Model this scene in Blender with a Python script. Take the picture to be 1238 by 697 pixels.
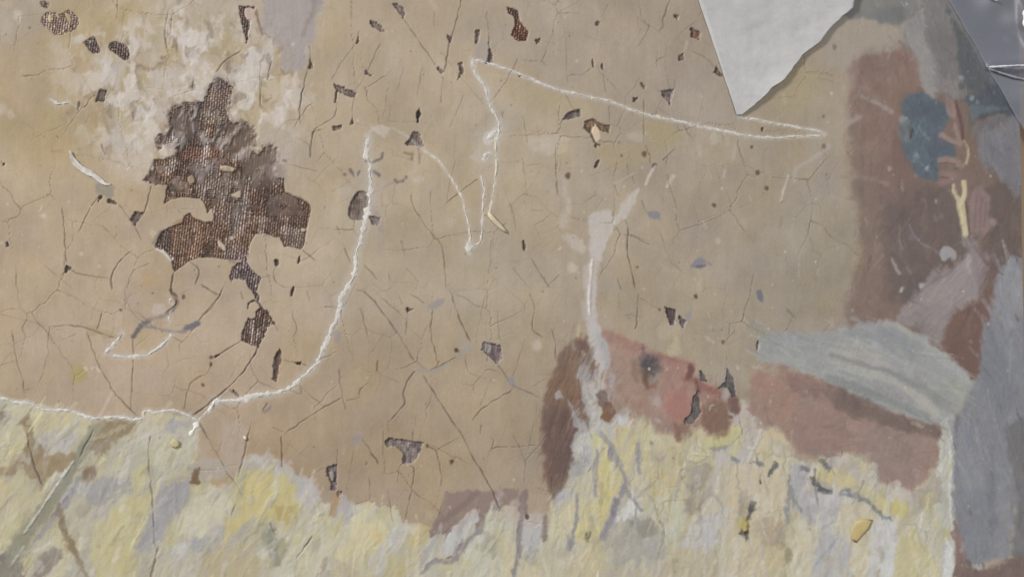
import bpy, math, random
import numpy as np
from mathutils import Vector
# ---------------------------------------------------------------- camera, light, exposure
for o_ in list(bpy.data.objects): bpy.data.objects.remove(o_, do_unlink=True)
scene = bpy.context.scene
UNIT = 0.0003                                   # one picture unit is 0.3 mm on the canvas
TILT = math.radians(8.0); LENS = 50.0; FPX = 1238*LENS/36.0; DIST = UNIT*FPX
cam_d = bpy.data.cameras.new('camera'); cam = bpy.data.objects.new('camera', cam_d); scene.collection.objects.link(cam)
cam_d.lens = LENS; cam_d.sensor_width = 36.0; cam_d.sensor_fit = 'HORIZONTAL'; cam_d.clip_start = .02; cam_d.clip_end = 50
cam.location = (-math.sin(TILT)*DIST, 0, math.cos(TILT)*DIST); cam.rotation_euler = (0, -TILT, 0)
cam_d.dof.use_dof = True; cam_d.dof.focus_distance = DIST*.992; cam_d.dof.aperture_fstop = 24
scene.camera = cam
world = bpy.data.worlds.new('World'); scene.world = world; world.use_nodes = True
bg_ = world.node_tree.nodes['Background']; bg_.inputs['Color'].default_value = (.98, .97, .96, 1); bg_.inputs['Strength'].default_value = .22
def area(name, loc, target, size, power, col):
    l = bpy.data.lights.new(name, 'AREA'); l.shape = 'RECTANGLE'; l.size, l.size_y = size; l.energy = power; l.color = col
    o = bpy.data.objects.new(name, l); scene.collection.objects.link(o); o.location = loc
    o.rotation_euler = (Vector(target)-Vector(loc)).to_track_quat('-Z', 'Y').to_euler(); return o
area('studio_lamp', (-1.25, .72, .82), (0.02, 0, 0), (.42, .3), 30.0, (1.0, .965, .90))     # raking lamp, upper left
area('ceiling_panel', (.35, .5, 1.9), (0, 0, 0), (.9, .5), 14.0, (1.0, .975, .95))             # room light overhead
vs = scene.view_settings; vs.view_transform = 'Standard'; vs.look = 'None'; vs.exposure = 0.0; vs.gamma = 1.0; vs.use_curve_mapping = False
scene.render.resolution_x, scene.render.resolution_y = 1024, 576
# ---------------------------------------------------------------- painter: the paint film of the old picture
# (a colour and a relief value for every vertex of the paint film; coordinates are 0.3 mm units on the picture plane)
U0, V0, NW, NH = -46, -36, 1300, 770          # the film continues past the frame on three sides
COL = np.zeros((NH, NW, 3)); HGT = np.zeros((NH, NW)); REG = np.zeros((NH, NW), np.uint8)
LOSSM = np.zeros((NH, NW)); WEAVE = np.zeros((NH, NW)); LOSSID = np.zeros((NH, NW), np.uint8)
VV, UU = np.mgrid[V0:V0+NH, U0:U0+NW].astype(float)
REGN = ['background']
FILL = []                                      # filler lines, built as raised ribbons later
ox, oy, sc = 0.0, 0.0, 1.0
def Z(x0, y0, s):
    global ox, oy, sc
    ox, oy, sc = x0, y0, s
def O(c, r): Z((0, 310, 620, 928)[c], (0, 175, 350, 522)[r], 3.984)
def pts_(p): return np.array([(ox+a/sc, oy+b/sc) for a, b in p], float)
_rt = np.random.RandomState(5); PERM = _rt.permutation(4096).astype(np.int32); RV = _rt.rand(4096).astype(np.float32)
def hash2(ix, iy, seed):
    a = PERM[(iy.astype(np.int32)+int(seed)*577) & 4095]
    return RV[PERM[(ix.astype(np.int32)+a) & 4095]]
def noise(x, y, seed=0):
    x = np.asarray(x, np.float32); y = np.asarray(y, np.float32)
    ix, iy = np.floor(x), np.floor(y); fx, fy = x-ix, y-iy
    fx = fx*fx*(3-2*fx); fy = fy*fy*(3-2*fy)
    i0 = ix.astype(np.int32); p0 = PERM[(iy.astype(np.int32)+int(seed)*577) & 4095]; p1 = PERM[(iy.astype(np.int32)+1+int(seed)*577) & 4095]
    a = RV[PERM[(i0+p0) & 4095]]; b = RV[PERM[(i0+1+p0) & 4095]]; c = RV[PERM[(i0+p1) & 4095]]; d = RV[PERM[(i0+1+p1) & 4095]]
    return (a*(1-fx)+b*fx)*(1-fy)+(c*(1-fx)+d*fx)*fy - 0.5
def fbm(x, y, seed=0, o=3):
    s, a = 0, 1.0
    for k in range(o):
        s = s + a*noise(x*2**k, y*2**k, seed+k*17); a *= .5
    return s
def smooth_line(p, closed=False, n=4):
    p = np.asarray(p, float)
    if len(p) < 3: return p
    q = np.vstack([p[-1], p, p[0], p[1]]) if closed else np.vstack([2*p[0]-p[1], p, 2*p[-1]-p[-2]])
    out = []
    m = len(p) if closed else len(p)-1
    for i in range(m):
        a, b, c, d = q[i], q[i+1], q[i+2], q[i+3]
        for t in np.arange(n)/n:
            out.append(.5*(2*b+(c-a)*t+(2*a-5*b+4*c-d)*t*t+(3*b-a-3*c+d)*t**3))
    if not closed: out.append(p[-1])
    return np.array(out)
def win(p, pad):
    x0 = max(int(p[:, 0].min()-pad-U0), 0); x1 = min(int(p[:, 0].max()+pad-U0)+2, NW)
    y0 = max(int(p[:, 1].min()-pad-V0), 0); y1 = min(int(p[:, 1].max()+pad-V0)+2, NH)
    return (slice(y0, max(y1, y0)), slice(x0, max(x1, x0)))
def segdist(p, x, y, w=None, closed=False):
    D = np.full(x.shape, 1e9); T = np.zeros(x.shape)
    n = len(p) if closed else len(p)-1
    for i in range(n):
        a, b = p[i], p[(i+1) % len(p)]
        d = b-a; L = d@d+1e-9
        t = np.clip(((x-a[0])*d[0]+(y-a[1])*d[1])/L, 0, 1)
        e = np.hypot(x-a[0]-t*d[0], y-a[1]-t*d[1])
        if w is not None: e = e - (w[i]*(1-t)+w[i+1]*t)
        k = e < D
        D = np.where(k, e, D); T = np.where(k, (i+t)/n, T)
    return D, T
def sdf(p, x, y):
    D, _ = segdist(p, x, y, closed=True)
    ins = np.zeros(x.shape, bool)
    j = len(p)-1
    for i in range(len(p)):
        (xi, yi), (xj, yj) = p[i], p[j]
        c = ((yi > y) != (yj > y))
        if abs(yj-yi) > 1e-9: ins ^= c & (x < (xj-xi)*(y-yi)/(yj-yi)+xi)
        j = i
    return np.where(ins, -D, D)
cnt = [0]
def lay(w, a, col):
    c = np.array(col)/255.0
    COL[w] = COL[w]*(1-a[..., None]) + c*a[..., None]
def region(name):
    if name not in REGN: REGN.append(name)
    return REGN.index(name)
def P(p, col, soft=2.5, rag=2.0, a=1.0, reg=None, sm=True, fr=7.0, streak=None):
    """a patch of paint with an uneven soft edge"""
    cnt[0] += 1
    q = pts_(p); q = smooth_line(q, True, 3) if sm else q
    w = win(q, soft+rag*2+3); x, y = UU[w], VV[w]
    if x.size == 0: return
    d = sdf(q, x, y)
    if rag: d = d + rag*2.4*fbm(x/fr, y/fr, cnt[0]*7, 3)
    al = np.clip(.5-d/soft, 0, 1); al = al*al*(3-2*al)*a
    if streak is not None:                      # the drag marks of the brush, along an angle
        th, am = streak; c_, s_ = math.cos(th), math.sin(th)
        n = fbm((x*c_+y*s_)/26, (-x*s_+y*c_)/2.6, cnt[0]*3, 3)
        al = al*np.clip(1+am*n*2, 0, 1)
    if not reg: al = al*np.clip(1.0+.5*fbm(x/6, y/8, cnt[0]*13, 3), 0, 1)   # uneven cover
    lay(w, al, col)
    if reg:
        k = region(reg); R = REG[w]; R[al > .5*a*.9] = k; REG[w] = R
def S(p, wd, col, soft=1.2, a=1.0, rag=.6, h=0, reg=None):
    """a brush stroke; wd = full width, or (start, end)"""
    cnt[0] += 1
    q = smooth_line(pts_(p), False, 4)
    w0, w1 = (wd, wd) if not isinstance(wd, tuple) else wd
    ww = np.linspace(w0, w1, len(q))/2
    w = win(q, max(w0, w1)+soft+3); x, y = UU[w], VV[w]
    if x.size == 0: return
    d, _ = segdist(q, x, y, ww)
    d = d + rag*2*fbm(x/4, y/4, cnt[0]*5, 2)
    al = np.clip(.5-d/soft, 0, 1)*a
    lay(w, al, col); HGT[w] += h*al
    if reg:
        k = region(reg); R = REG[w]; R[al > .4*a] = k; REG[w] = R
def D(x, y, r, col, a=1.0, soft=None):
    q = pts_([(x, y)]); soft = soft or max(1.2, r*.6)
    cnt[0] += 1
    w = win(q, r*1.6+soft+2); X, Y = UU[w]-q[0, 0], VV[w]-q[0, 1]
    if X.size == 0: return
    d = np.hypot(X, Y*.85)*(1+.5*fbm(UU[w]/3+9, VV[w]/3, cnt[0], 2)) - r
    al = np.clip(.5-d/soft, 0, 1)*a
    lay(w, al, col)
def C(p, wd=1.0, a=.8, col=(74, 62, 54), deep=1.0):
    """a crack: a dirty groove of uneven width"""
    cnt[0] += 1
    q = smooth_line(pts_(p), False, 4)
    w = win(q, 5); x, y = UU[w], VV[w]
    if x.size == 0: return
    xx = x+1.6*fbm(x/7, y/7, cnt[0], 2); yy = y+1.6*fbm(x/7+50, y/7, cnt[0]+3, 2)
    d, t = segdist(q, xx, yy)
    wd, a = wd*.55, a*.76
    m = .62+.9*np.clip(noise(x/8, y/8, cnt[0]+9)+.3, -.3, .8)
    g = np.clip(1.15-(d/(wd*.95*m+.12))**1.5*.6, 0, 1)*a*np.clip(m*1.05, .35, 1)
    g = g*np.clip(np.minimum(t, 1-t)*12+.35, 0, 1)
    lay(w, g*.86, col); HGT[w] -= 1.5*deep*g*np.clip(wd, .5, 1.6)
    h2 = np.exp(-(np.maximum(d-wd, 0)/2.2)**2)*.2*a; HGT[w] += h2*np.clip(wd, 0, 1)   # cupped lips
def L(p, col=(98, 84, 76), weave=.8, sm=False, rag=1.1, depth=2.3, soft=1.1):
    """a loss: the paint is gone down to the size or the bare canvas"""
    cnt[0] += 1
    q = pts_(p); q = smooth_line(q, True, 3) if sm else q
    w = win(q, 6); x, y = UU[w], VV[w]
    if x.size == 0: return
    d = sdf(q, x, y)+rag*2*fbm(x/3.2, y/3.2, cnt[0]*3, 2)
    al = np.clip(.5-d/soft, 0, 1)
    lay(w, al, col)
    COL[w] *= (1+al*.5*fbm(x/3.4, y/4.6, cnt[0]*11, 3))[..., None]         # dirt and leftover ground
    LOSSM[w] = np.maximum(LOSSM[w], al*depth); WEAVE[w] = np.maximum(WEAVE[w], np.where(al > .6, weave, 0))
def LS(p, wd, col=(88, 74, 66), depth=2.0, weave=0):
    q = smooth_line(pts_(p), False, 4); w = win(q, wd+4); x, y = UU[w], VV[w]
    cnt[0] += 1
    if x.size == 0: return
    d, t = segdist(q, x, y); d = d - wd/2*(.7+.5*np.sin(np.clip(t, 0, 1)*3.14)) + .9*fbm(x/3, y/3, cnt[0], 2)
    al = np.clip(.5-d/1.1, 0, 1); lay(w, al, col); LOSSM[w] = np.maximum(LOSSM[w], al*depth)
    WEAVE[w] = np.maximum(WEAVE[w], np.where(al > .6, weave, 0))
def ISL(p, col=(172, 160, 140)):
    """an island of paint left standing inside a loss"""
    cnt[0] += 1
    q = smooth_line(pts_(p), True, 2); w = win(q, 4); x, y = UU[w], VV[w]
    d = sdf(q, x, y)+.9*fbm(x/3, y/3, cnt[0], 2); al = np.clip(.5-d/1.2, 0, 1)
    lay(w, al, col); LOSSM[w] *= 1-al; WEAVE[w] = np.where(al > .4, 0, WEAVE[w])
def W(p, wd=2.4, label=None, halo=.35, a=1.0, tone=(204, 201, 196), hgt=.42, build=True):
    """a line of white filler; the milky smear around it is in the film, the ridge itself is built as a mesh"""
    if halo: S(p, wd*3.0, (196, 191, 184), soft=wd*2.6, a=halo*1.6, rag=1.2)
    if build: S(p, wd*1.0, (203, 199, 193), soft=1.6, a=.6, rag=1.6)
    if build: FILL.append((pts_(p), wd*1.22, tone, label, hgt))
# ---- ochre ground of the picture: slow drift of tones, light falling off to the right painted in
TONES = [(20,20,170,161,147),(110,20,168,154,122),(70,85,177,161,136),(30,130,178,161,130),(62,140,164,149,116),(200,20,176,163,138),
 (0,200,178,165,142),(60,300,178,163,139),(100,400,177,162,142),(150,450,176,162,142),(250,420,175,161,141),(40,460,172,158,134),(150,330,177,162,138),
 (250,480,168,152,130),(380,40,178,164,138),(430,50,172,160,138),(480,60,169,159,143),(550,100,173,161,139),(420,130,174,162,140),(350,330,173,162,144),
 (650,50,166,156,141),(750,60,159,149,136),(830,110,156,148,136),(700,110,166,156,140),(600,200,173,163,143),(500,250,171,161,141),(420,290,174,164,144),
 (560,330,167,156,134),(480,350,166,156,138),(900,200,158,149,133),(850,280,156,147,131),(700,320,162,153,136),(640,300,166,156,136),(960,260,153,147,131),
 (1000,320,150,145,131),(1010,180,156,149,136),(960,120,161,151,127),(1010,100,157,149,136),(400,480,163,149,127),(330,530,163,146,122),(450,560,159,145,124),
 (550,480,161,148,126),(580,560,160,147,124),(640,480,161,150,130),(650,570,153,143,126),(880,400,153,146,131),(940,380,150,144,130),(1020,400,148,142,130)]
num = np.zeros((NH, NW, 3)); den = np.zeros((NH, NW))
for (a_, b_, r_, g_, k_) in TONES:
    wgt = 1/((UU-a_)**2+(VV-b_)**2+1800)**1.6
    num += wgt[..., None]*np.array([r_, g_, k_]); den += wgt
COL[:] = num/den[..., None]/255
# worn, scumbled tone changes and thin scuffing
n1 = fbm(UU/95, VV/70, 3, 4); n2 = fbm(UU/24, VV/30, 11, 3); n3 = fbm(UU/9, VV/15, 21, 3)
COL += (n1*.045+n2*.03+n3*.018)[..., None]*np.array([1, 1.0, 1.0])
COL += (fbm(UU/40, VV/46, 31, 3)*.028)[..., None]*np.array([.5, .1, -1.0])
# a faint cell network of hairline cracks all over the ochre
def cells(x, y, seed):
    ix, iy = np.floor(x), np.floor(y); F1 = np.full(x.shape, 9.); F2 = np.full(x.shape, 9.)
    for dx in (-1, 0, 1):
        for dy in (-1, 0, 1):
            cx, cy = ix+dx, iy+dy
            px = cx+.1+.8*hash2(cx, cy, seed); py = cy+.1+.8*hash2(cx, cy, seed+5)
            d_ = np.hypot(px-x, py-y); k = d_ < F1
            F2 = np.where(k, F1, np.minimum(F2, d_)); F1 = np.where(k, d_, F1)
    return F2-F1
wx, wy = UU+7*fbm(UU/22, VV/22, 41, 3), VV+7*fbm(UU/22, VV/22, 43, 3)
NET = np.zeros((NH, NW))
for cs_, sd_, st_ in ((74, 1, .50), (40, 4, .18)):
    e_ = cells(wx/cs_, wy/(cs_*1.25), sd_)*cs_
    g_ = np.clip(1.1-e_/(.75+.7*noise(UU/20, VV/20, 57+sd_)), 0, 1)*np.clip(fbm(UU/45, VV/45, 51+sd_, 3)*2.6+.5, 0, 1)*st_
    COL = COL*(1-g_[..., None]) + np.array([88, 75, 62])/255*g_[..., None]; NET += g_*1.5
OL = (164, 152, 112)
# ---- olive and yellowed varnish stains
O(0,0)
for x_, y_, r_ in ((255,580,13),(205,230,14),(560,150,12),(280,85,12),(640,60,14),(40,600,12)): D(x_, y_, r_, OL, .38, 18)
O(2,0); P([(640,575),(770,600),(800,690),(640,690)], (163,153,112), 9, 4, .55)
P([(120,440),(360,480),(420,540),(330,560),(160,520)], (168,158,122), 10, 4, .35); P([(0,390),(150,420),(240,470),(90,560),(0,500)], (166,157,122), 10, 4, .4)
O(2,1); P([(420,0),(760,0),(700,60),(560,110),(430,90)], (164,153,118), 10, 4, .5)
O(0,2); D(380,405,9,(164,153,98),.75,7); D(690,230,9,(165,150,112),.4,10)
O(3,0); P([(60,420),(160,300),(240,330),(220,480),(100,560),(40,520)], (163,154,124), 10, 4, .5)
# ---- abraded, milky white-grey ground, upper left
GW = (190,185,177)
Z(0,0,1)
P([(110,55),(160,40),(200,-30),(330,-40),(390,0),(372,90),(362,170),(345,215),(300,180),(240,140),(190,170),(170,215),(140,190),(128,130)], (181,174,162), 34, 8, .62, fr=22)
O(0,0)
P([(0,60),(100,50),(110,90),(60,180),(0,200)], (170,163,153), 10.5, 6.0, 0.68); D(85,75,5,(196,189,176),.8,5); D(30,130,7,(182,174,162),.5,8)
P([(0,500),(70,545),(60,560),(0,540)], (196,188,176), 5.5, 3.0, 0.54)
P([(470,300),(560,275),(620,330),(600,420),(640,500),(660,600),(650,720),(520,720),(520,600),(500,500),(512,400)], (184,181,174), 6.8, 6.0, 0.89, streak=(1.5,.7))
P([(690,390),(780,320),(900,330),(935,400),(870,440),(905,490),(830,530),(770,620),(720,700),(650,710),(640,560),(700,520),(760,480),(700,430)], GW, 5.5, 6.0, 0.89, streak=(1.5,.6))
P([(820,140),(880,130),(985,200),(975,260),(940,310),(880,270),(830,220)], (206,201,198), 8.0, 4.5, 0.93)
P([(840,30),(890,25),(892,80),(850,80)], (200,194,186), 6.8, 3.0, 0.83)
P([(950,330),(1000,300),(1022,340),(985,385),(950,360)], (203,198,193), 5.5, 3.0, 0.89)
P([(1050,60),(1100,10),(1160,30),(1160,160),(1080,230),(1010,200)], (184,178,162), 10.5, 6.0, 0.48)
P([(1060,350),(1110,270),(1180,250),(1250,260),(1260,480),(1190,480),(1120,420)], (190,186,182), 5.5, 4.5, 0.83, streak=(1.2,.7))
P([(690,180),(745,190),(735,260),(685,245)], (188,180,166), 8.0, 4.5, 0.54); P([(560,110),(660,120),(640,200),(560,190)], (180,170,150), 10.5, 4.5, 0.39)
P([(340,195),(385,165),(402,200),(360,215)], (198,194,188), 4.2, 3.0, 0.89); P([(440,150),(480,135),(500,165),(460,175)], (192,188,180), 5.5, 3.0, 0.68)
P([(230,210),(300,190),(370,210),(330,250),(260,260)], (186,178,160), 9.3, 4.5, 0.48)
S([(620,290),(690,335),(790,300)], (5,3), (128,112,90), 4, .75, 1.5); P([(610,330),(680,360),(690,450),(640,490),(600,430)], (148,136,112), 8.0, 4.5, 0.74)
P([(610,430),(645,500),(655,580),(620,520)], (128,120,118), 5.5, 3.0, 0.68); S([(640,500),(705,520)], 6, (132,126,124), 4, .6); S([(850,470),(900,430),(940,380)], 3, (150,140,118), 4, .5)
S([(780,300),(900,320),(935,345)], 3, (140,132,120), 3, .6); S([(1000,60),(1010,200),(960,290),(945,330)], 3, (156,146,124), 4, .5)
S([(815,280),(795,200)], 5, (170,152,112), 4, .4)
Z(0,0,3.095)
P([(1000,-40),(1215,-40),(1190,80),(1150,180),(1130,260),(1060,250),(1045,180),(990,130),(985,40)], (167,162,163), 5.5, 4.5, 0.93, streak=(1.6,.35))
P([(940,195),(1000,185),(1052,260),(1000,292),(940,282)], (174,170,164), 5.5, 4.5, 0.78)
P([(1005,310),(1060,300),(1085,330),(1080,420),(1040,470),(1010,430)], (205,200,197), 8.0, 4.5, 0.89)
P([(1000,270),(1060,250),(1090,280),(1010,310)], (190,180,160), 6.8, 3.0, 0.59)
P([(930,480),(1000,455),(1040,480),(1040,530),(980,580),(940,580)], (190,186,182), 5.5, 4.5, 0.83)
P([(1010,480),(1060,500),(1085,520),(1070,640),(1060,670),(1010,600),(990,560)], (172,167,162), 6.8, 4.5, 0.78)
P([(880,390),(935,430),(940,470),(870,470)], (180,174,166), 5.5, 4.5, 0.78); S([(890,390),(935,440)], 3, (120,108,98), 3, .6)
P([(380,540),(420,520),(450,600),(500,640),(480,690),(420,640),(390,600)], (188,180,168), 6.8, 4.5, 0.59)
P([(480,600),(570,590),(560,680),(500,690)], (186,176,160), 8.0, 4.5, 0.59)
S([(960,40),(975,100),(1000,135),(1050,160),(1042,200)], 3, (128,106,96), 2.5, .75, 1.2); D(1092,68,2,(120,116,120),.8); S([(1170,0),(1200,10)],4,(120,104,100),3,.7)
S([(1095,0),(1080,60)],2,(140,136,138),2,.5)
D(1045,170,4,(196,170,162),.6); D(670,5,3.5,(130,118,108),.8); D(668,40,5,(206,200,190),.6)
S([(390,440),(410,500),(395,560)], 4, (150,138,126), 4, .6)
EL_ = np.clip(1.3-np.hypot((UU-225)/140, (VV-100)/105), 0, 1)*np.clip((VV+40)/90, .3, 1); WU, WV = UU+5*fbm(UU/9, VV/9, 199, 2), VV+5*fbm(UU/9, VV/9, 198, 2)
for sd_, fx_, fy_, th_, c_, a_ in ((201,22,28,.05,(152,138,110),.5),(203,26,32,.02,(174,161,128),.65),(205,20,24,.05,(203,200,194),.8),(207,6,14,.16,(212,209,204),.35),(209,11,17,.26,(126,113,100),.6)):
    bl_ = np.clip(EL_*1.6, 0, 1)*np.clip((fbm(WU/fx_, WV/fy_, sd_, 3)-th_)*5, 0, 1)*a_
    COL = COL*(1-bl_[..., None])+np.array(c_)/255*bl_[..., None]; HGT += .5*bl_
Z(0,0,3.095); P([(1000,-60),(1215,-60),(1190,80),(1150,180),(1130,260),(1060,250),(1045,180),(990,130),(985,40)], (160,156,155), 5, 3.5, .9, streak=(1.6,.45)); S([(1180,-20),(1165,60),(1130,130)], 5, (140,128,124), 5, .6, 2)
# ---- shows of canvas through thin paint
BR = (106,88,78)
O(0,0)
L([(205,80),(240,60),(290,70),(345,55),(382,90),(375,120),(350,150),(270,165),(205,120)], (150,130,114), 1, True, 1.6, 1.2)
ISL([(232,70),(250,75),(245,110),(232,100)], (190,175,140)); ISL([(310,60),(340,75),(345,110),(325,100)], (170,155,125)); ISL([(275,62),(290,80),(283,92),(270,80)], (170,150,122))
L([(198,10),(235,15),(228,40),(205,35)], (140,124,108), .8, True, 1, 1.1)
L([(405,205),(450,183),(470,215),(482,245),(450,258),(420,225)], (118,104,98), .9, True, 1.2, 1.5)
L([(530,208),(570,205),(610,225),(627,268),(605,290),(560,262),(530,240)], (112,98,88), 1, True, .8, 1.8)
L([(460,490),(480,430),(512,440),(500,490)], (116,102,94), .6, False, 1, 1.6)
L([(1150,30),(1232,35),(1215,60),(1200,120),(1190,208),(1165,120)], (104,88,80), 1, False, 1, 2.0)
ISL([(1180,40),(1225,45),(1205,100),(1180,80)], (186,170,158))
S([(1235,60),(1250,120),(1260,160)], 3, (128,104,92), 2, .7)
# ---- the big loss down to the brown canvas
BIGZ = (170, 80, 5.62)
Z(*BIGZ)
L([(520,80),(570,95),(622,150),(602,230),(588,330),(620,380),(720,395),(775,470),(752,560),(800,590),(870,540),(935,590),(900,720),
   (900,800),(90,800),(90,697),(150,640),(240,600),(255,490),(200,515),(125,560),(120,480),(200,430),(183,360),(220,290),(330,255),(430,250),(470,140)], (122,99,82), 1, True, 2.6, 2.4, 4.0)
Z(170,200,5.62)
L([(90,-40),(95,100),(130,130),(180,135),(172,215),(158,262),(200,232),(290,215),(410,225),(440,265),(455,322),(470,300),(490,288),(500,350),(490,385),(430,385),(370,362),
   (335,325),(300,340),(285,390),(190,425),(140,455),(97,555),(170,582),(215,640),(220,697),(235,720),(330,650),(400,625),(500,625),(560,637),(690,642),(707,600),(732,602),(742,530),
   (780,465),(850,460),(920,490),(945,480),(980,552),(1020,548),(1090,572),(1112,540),(1130,420),(1157,300),(1150,268),(1100,235),(980,180),(975,90),(930,100),(905,40),(880,-40)], (122,98,80), 1, False, .45, 2.4)
Z(170,310,5.62)
L([(610,140),(620,85),(650,50),(690,38),(688,5),(712,5),(722,30),(745,80),(820,150),(800,190),(790,240),(806,275),(800,302),(780,285),(760,230),(735,210),(715,160),(660,150),(632,150),(622,182)], (112,100,98), 1)
L([(780,380),(820,345),(870,375),(890,420),(914,462),(880,455),(860,500),(800,617),(740,590),(680,570),(700,490),(730,420),(780,425),(790,400)], (108,90,80), 1)
LS([(730,357),(735,322),(770,300),(800,312),(822,350)], 1.6, (96,84,80))
S([(765,440),(752,585)], 3, (168,156,144), 1.5, .8); S([(805,495),(790,560)], 2.6, (150,138,128), 1.5, .7)
L([(905,20),(922,12),(940,22),(935,60),(910,65)], (88,76,70), .3); LS([(1082,0),(1072,45)], 2.4); LS([(1040,210),(1028,265)], 2.2); D(290,270,2.3,(104,86,72))
L([(945,622),(960,660),(945,715),(915,745),(925,660)], (112,94,84), .6)
# tone inside the loss
Z(*BIGZ)
P([(640,410),(720,400),(775,470),(750,560),(640,570),(590,500)], (104,86,70), 8, 3, .9); P([(850,560),(925,590),(900,720),(880,860),(700,800),(680,660),(790,610)], (110,94,78), 10, 4, .85)
P([(260,570),(420,550),(560,570),(540,625),(330,650),(240,640)], (134,98,82), 6, 3, .75, streak=(.3,.6)); P([(380,600),(560,560),(570,620),(470,640)], (146,106,86), 5, 3, .6)
P([(330,280),(430,250),(400,420),(380,560),(270,560),(300,470),(330,430)], (92,80,76), 6, 3, .8); P([(190,330),(320,290),(300,430),(210,440)], (104,90,84), 6, 3, .8)
P([(190,470),(290,440),(250,540),(180,560)], (158,152,148), 5, 3, .8)
P([(500,130),(600,160),(580,330),(480,350),(420,330),(450,240)], (140,122,110), 7, 3, .75); P([(410,310),(520,310),(520,380),(430,385)], (150,136,118), 7, 3, .7)
P([(520,80),(570,95),(620,150),(600,180),(490,150)], (112,94,92), 5, 2, .6)
P([(410,460),(460,450),(460,590),(430,600)], (178,166,156), 3, 2.5, .85, streak=(1.5,1)); P([(490,495),(580,490),(580,610),(520,560)], (168,156,148), 3, 3, .7, streak=(1.5,1))
P([(620,590),(700,570),(700,620),(620,660)], (172,158,144), 4, 3, .8); P([(380,640),(510,630),(520,700),(400,740)], (168,156,150), 4, 4, .75, streak=(1.3,.9)); S([(352,370),(356,440)],2,(176,168,160),1.5,.7)
P([(240,600),(380,650),(360,740),(220,740)], (92,74,66), 6, 3, .7); P([(200,600),(245,590),(240,690),(180,690)], (150,138,122), 5, 3, .8)
Z(170,200,5.62)
P([(230,400),(420,390),(430,560),(330,620),(240,600),(200,520)], (142,112,90), 12, 4, .75); P([(120,470),(210,430),(200,560),(110,560)], (92,80,78), 7, 3, .7)
P([(400,0),(510,0),(520,140),(440,200),(390,160)], (146,132,124), 6, 4, .7, streak=(1.4,.8)); P([(520,130),(740,190),(740,330),(640,420),(520,350)], (132,116,104), 9, 4, .7, streak=(1.4,.6))
P([(640,240),(720,200),(740,400),(660,480),(600,500)], (142,130,124), 6, 4, .6, streak=(1.3,.9))
P([(740,150),(880,130),(900,330),(780,330)], (104,78,66), 8, 4, .7); P([(940,190),(1100,240),(1140,300),(1110,410),(940,400)], (110,88,76), 7, 3, .8)
P([(840,160),(920,200),(920,460),(860,440)], (84,72,70), 8, 3, .6); P([(860,0),(975,0),(975,100),(930,130),(870,80)], (142,132,124), 6, 3, .75)
P([(930,420),(1100,420),(1100,560),(1000,545),(950,480)], (130,116,106), 6, 3, .7); P([(580,590),(710,580),(700,645),(580,640)], (124,108,110), 5, 3, .7)
P([(780,340),(860,350),(850,400),(780,400)], (150,136,120), 5, 3, .7); P([(600,480),(660,480),(650,600),(570,600)], (148,132,116), 6, 3, .6)
for q_, c_ in (([(318,82),(350,65),(368,90),(362,122),(328,124)], (166,150,126)), ([(540,8),(590,0),(640,20),(622,45),(560,40)], (188,174,146)), ([(610,200),(640,185),(680,172),(682,218),(640,220)], (178,166,148)),
               ([(525,505),(578,545),(577,582),(530,552)], (184,172,158)), ([(1090,430),(1125,425),(1120,448),(1095,450)], (180,166,146)), ([(610,480),(640,485),(635,510),(608,505)], (176,162,144))): ISL(q_, c_)
P([(960,430),(1060,420),(1085,450),(1060,472),(980,468)], (160,144,124), 4, 2, .7)
S([(100,560),(150,585),(210,640)], (3,5), (206,202,198), 2, .9)
# ground and smeared paint still clinging to the threads in the upper half of the loss
Z(0,0,1)
cl_ = np.clip(1.15-np.hypot((UU-262)/95, (VV-150)/85), 0, 1)**.6*np.clip((fbm(UU/8+VV/40, VV/17, 211, 4)-.0)*3, 0, 1)*(LOSSM > .5)
COL = COL*(1-.85*cl_[..., None])+np.array([170,159,148])/255*.85*cl_[..., None]; LOSSM *= 1-.75*cl_; WEAVE *= 1-.6*cl_
cl_ = np.clip(1.2-np.hypot((UU-275)/110, (VV-240)/75), 0, 1)**.6*np.clip((fbm(UU/3.5, VV/6, 217, 3)-.30)*5, 0, 1)*(LOSSM > .5)
COL = COL*(1-.8*cl_[..., None])+np.array([166,154,142])/255*.8*cl_[..., None]; LOSSM *= 1-.5*cl_
cl_ = np.clip((fbm(UU/22, VV/16, 221, 3)-.1)*4, 0, 1)*(VV < 260)*(VV > 130); WEAVE *= 1-.75*cl_            # glazed over: no open weave
for x_, y_, rx_, ry_ in ((293,168,22,24),(318,196,24,28),(222,150,20,16)): WEAVE *= 1-.9*np.clip(1.4-np.hypot((UU-x_)/rx_, (VV-y_)/ry_), 0, 1)
# ---- small losses
O(1,0)
for q_ in ([(650,10),(715,35),(710,90),(690,60)], [(550,100),(585,110),(620,150),(600,152),(555,125)], [(492,178),(497,200),(480,216)], [(260,285),(273,335),(250,330)],
           [(375,406),(482,450),(475,473),(388,440)], [(525,335),(556,366),(525,360)], [(370,608),(412,606),(400,626),(372,627)], [(460,568),(470,595),(457,598)], [(918,163),(942,185),(935,207),(922,190)],
           [(862,313),(906,345),(896,363),(870,335)], [(975,308),(992,303),(997,350),(970,387),(980,345)], [(1058,143),(1077,150),(1070,205),(1056,212)], [(1120,200),(1142,302),(1093,309),(1120,280)],
           [(716,695),(760,633),(792,650),(806,712),(775,700)]): L(q_, (118,104,94), .2)
L([(773,540),(786,522),(790,555),(774,603)], (58,48,42), 0, depth=3); LS([(386,442),(380,492)], 1.8)
P([(1060,200),(1120,200),(1105,300),(1045,292)], (160,152,146), 4, 2, .7)
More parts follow.
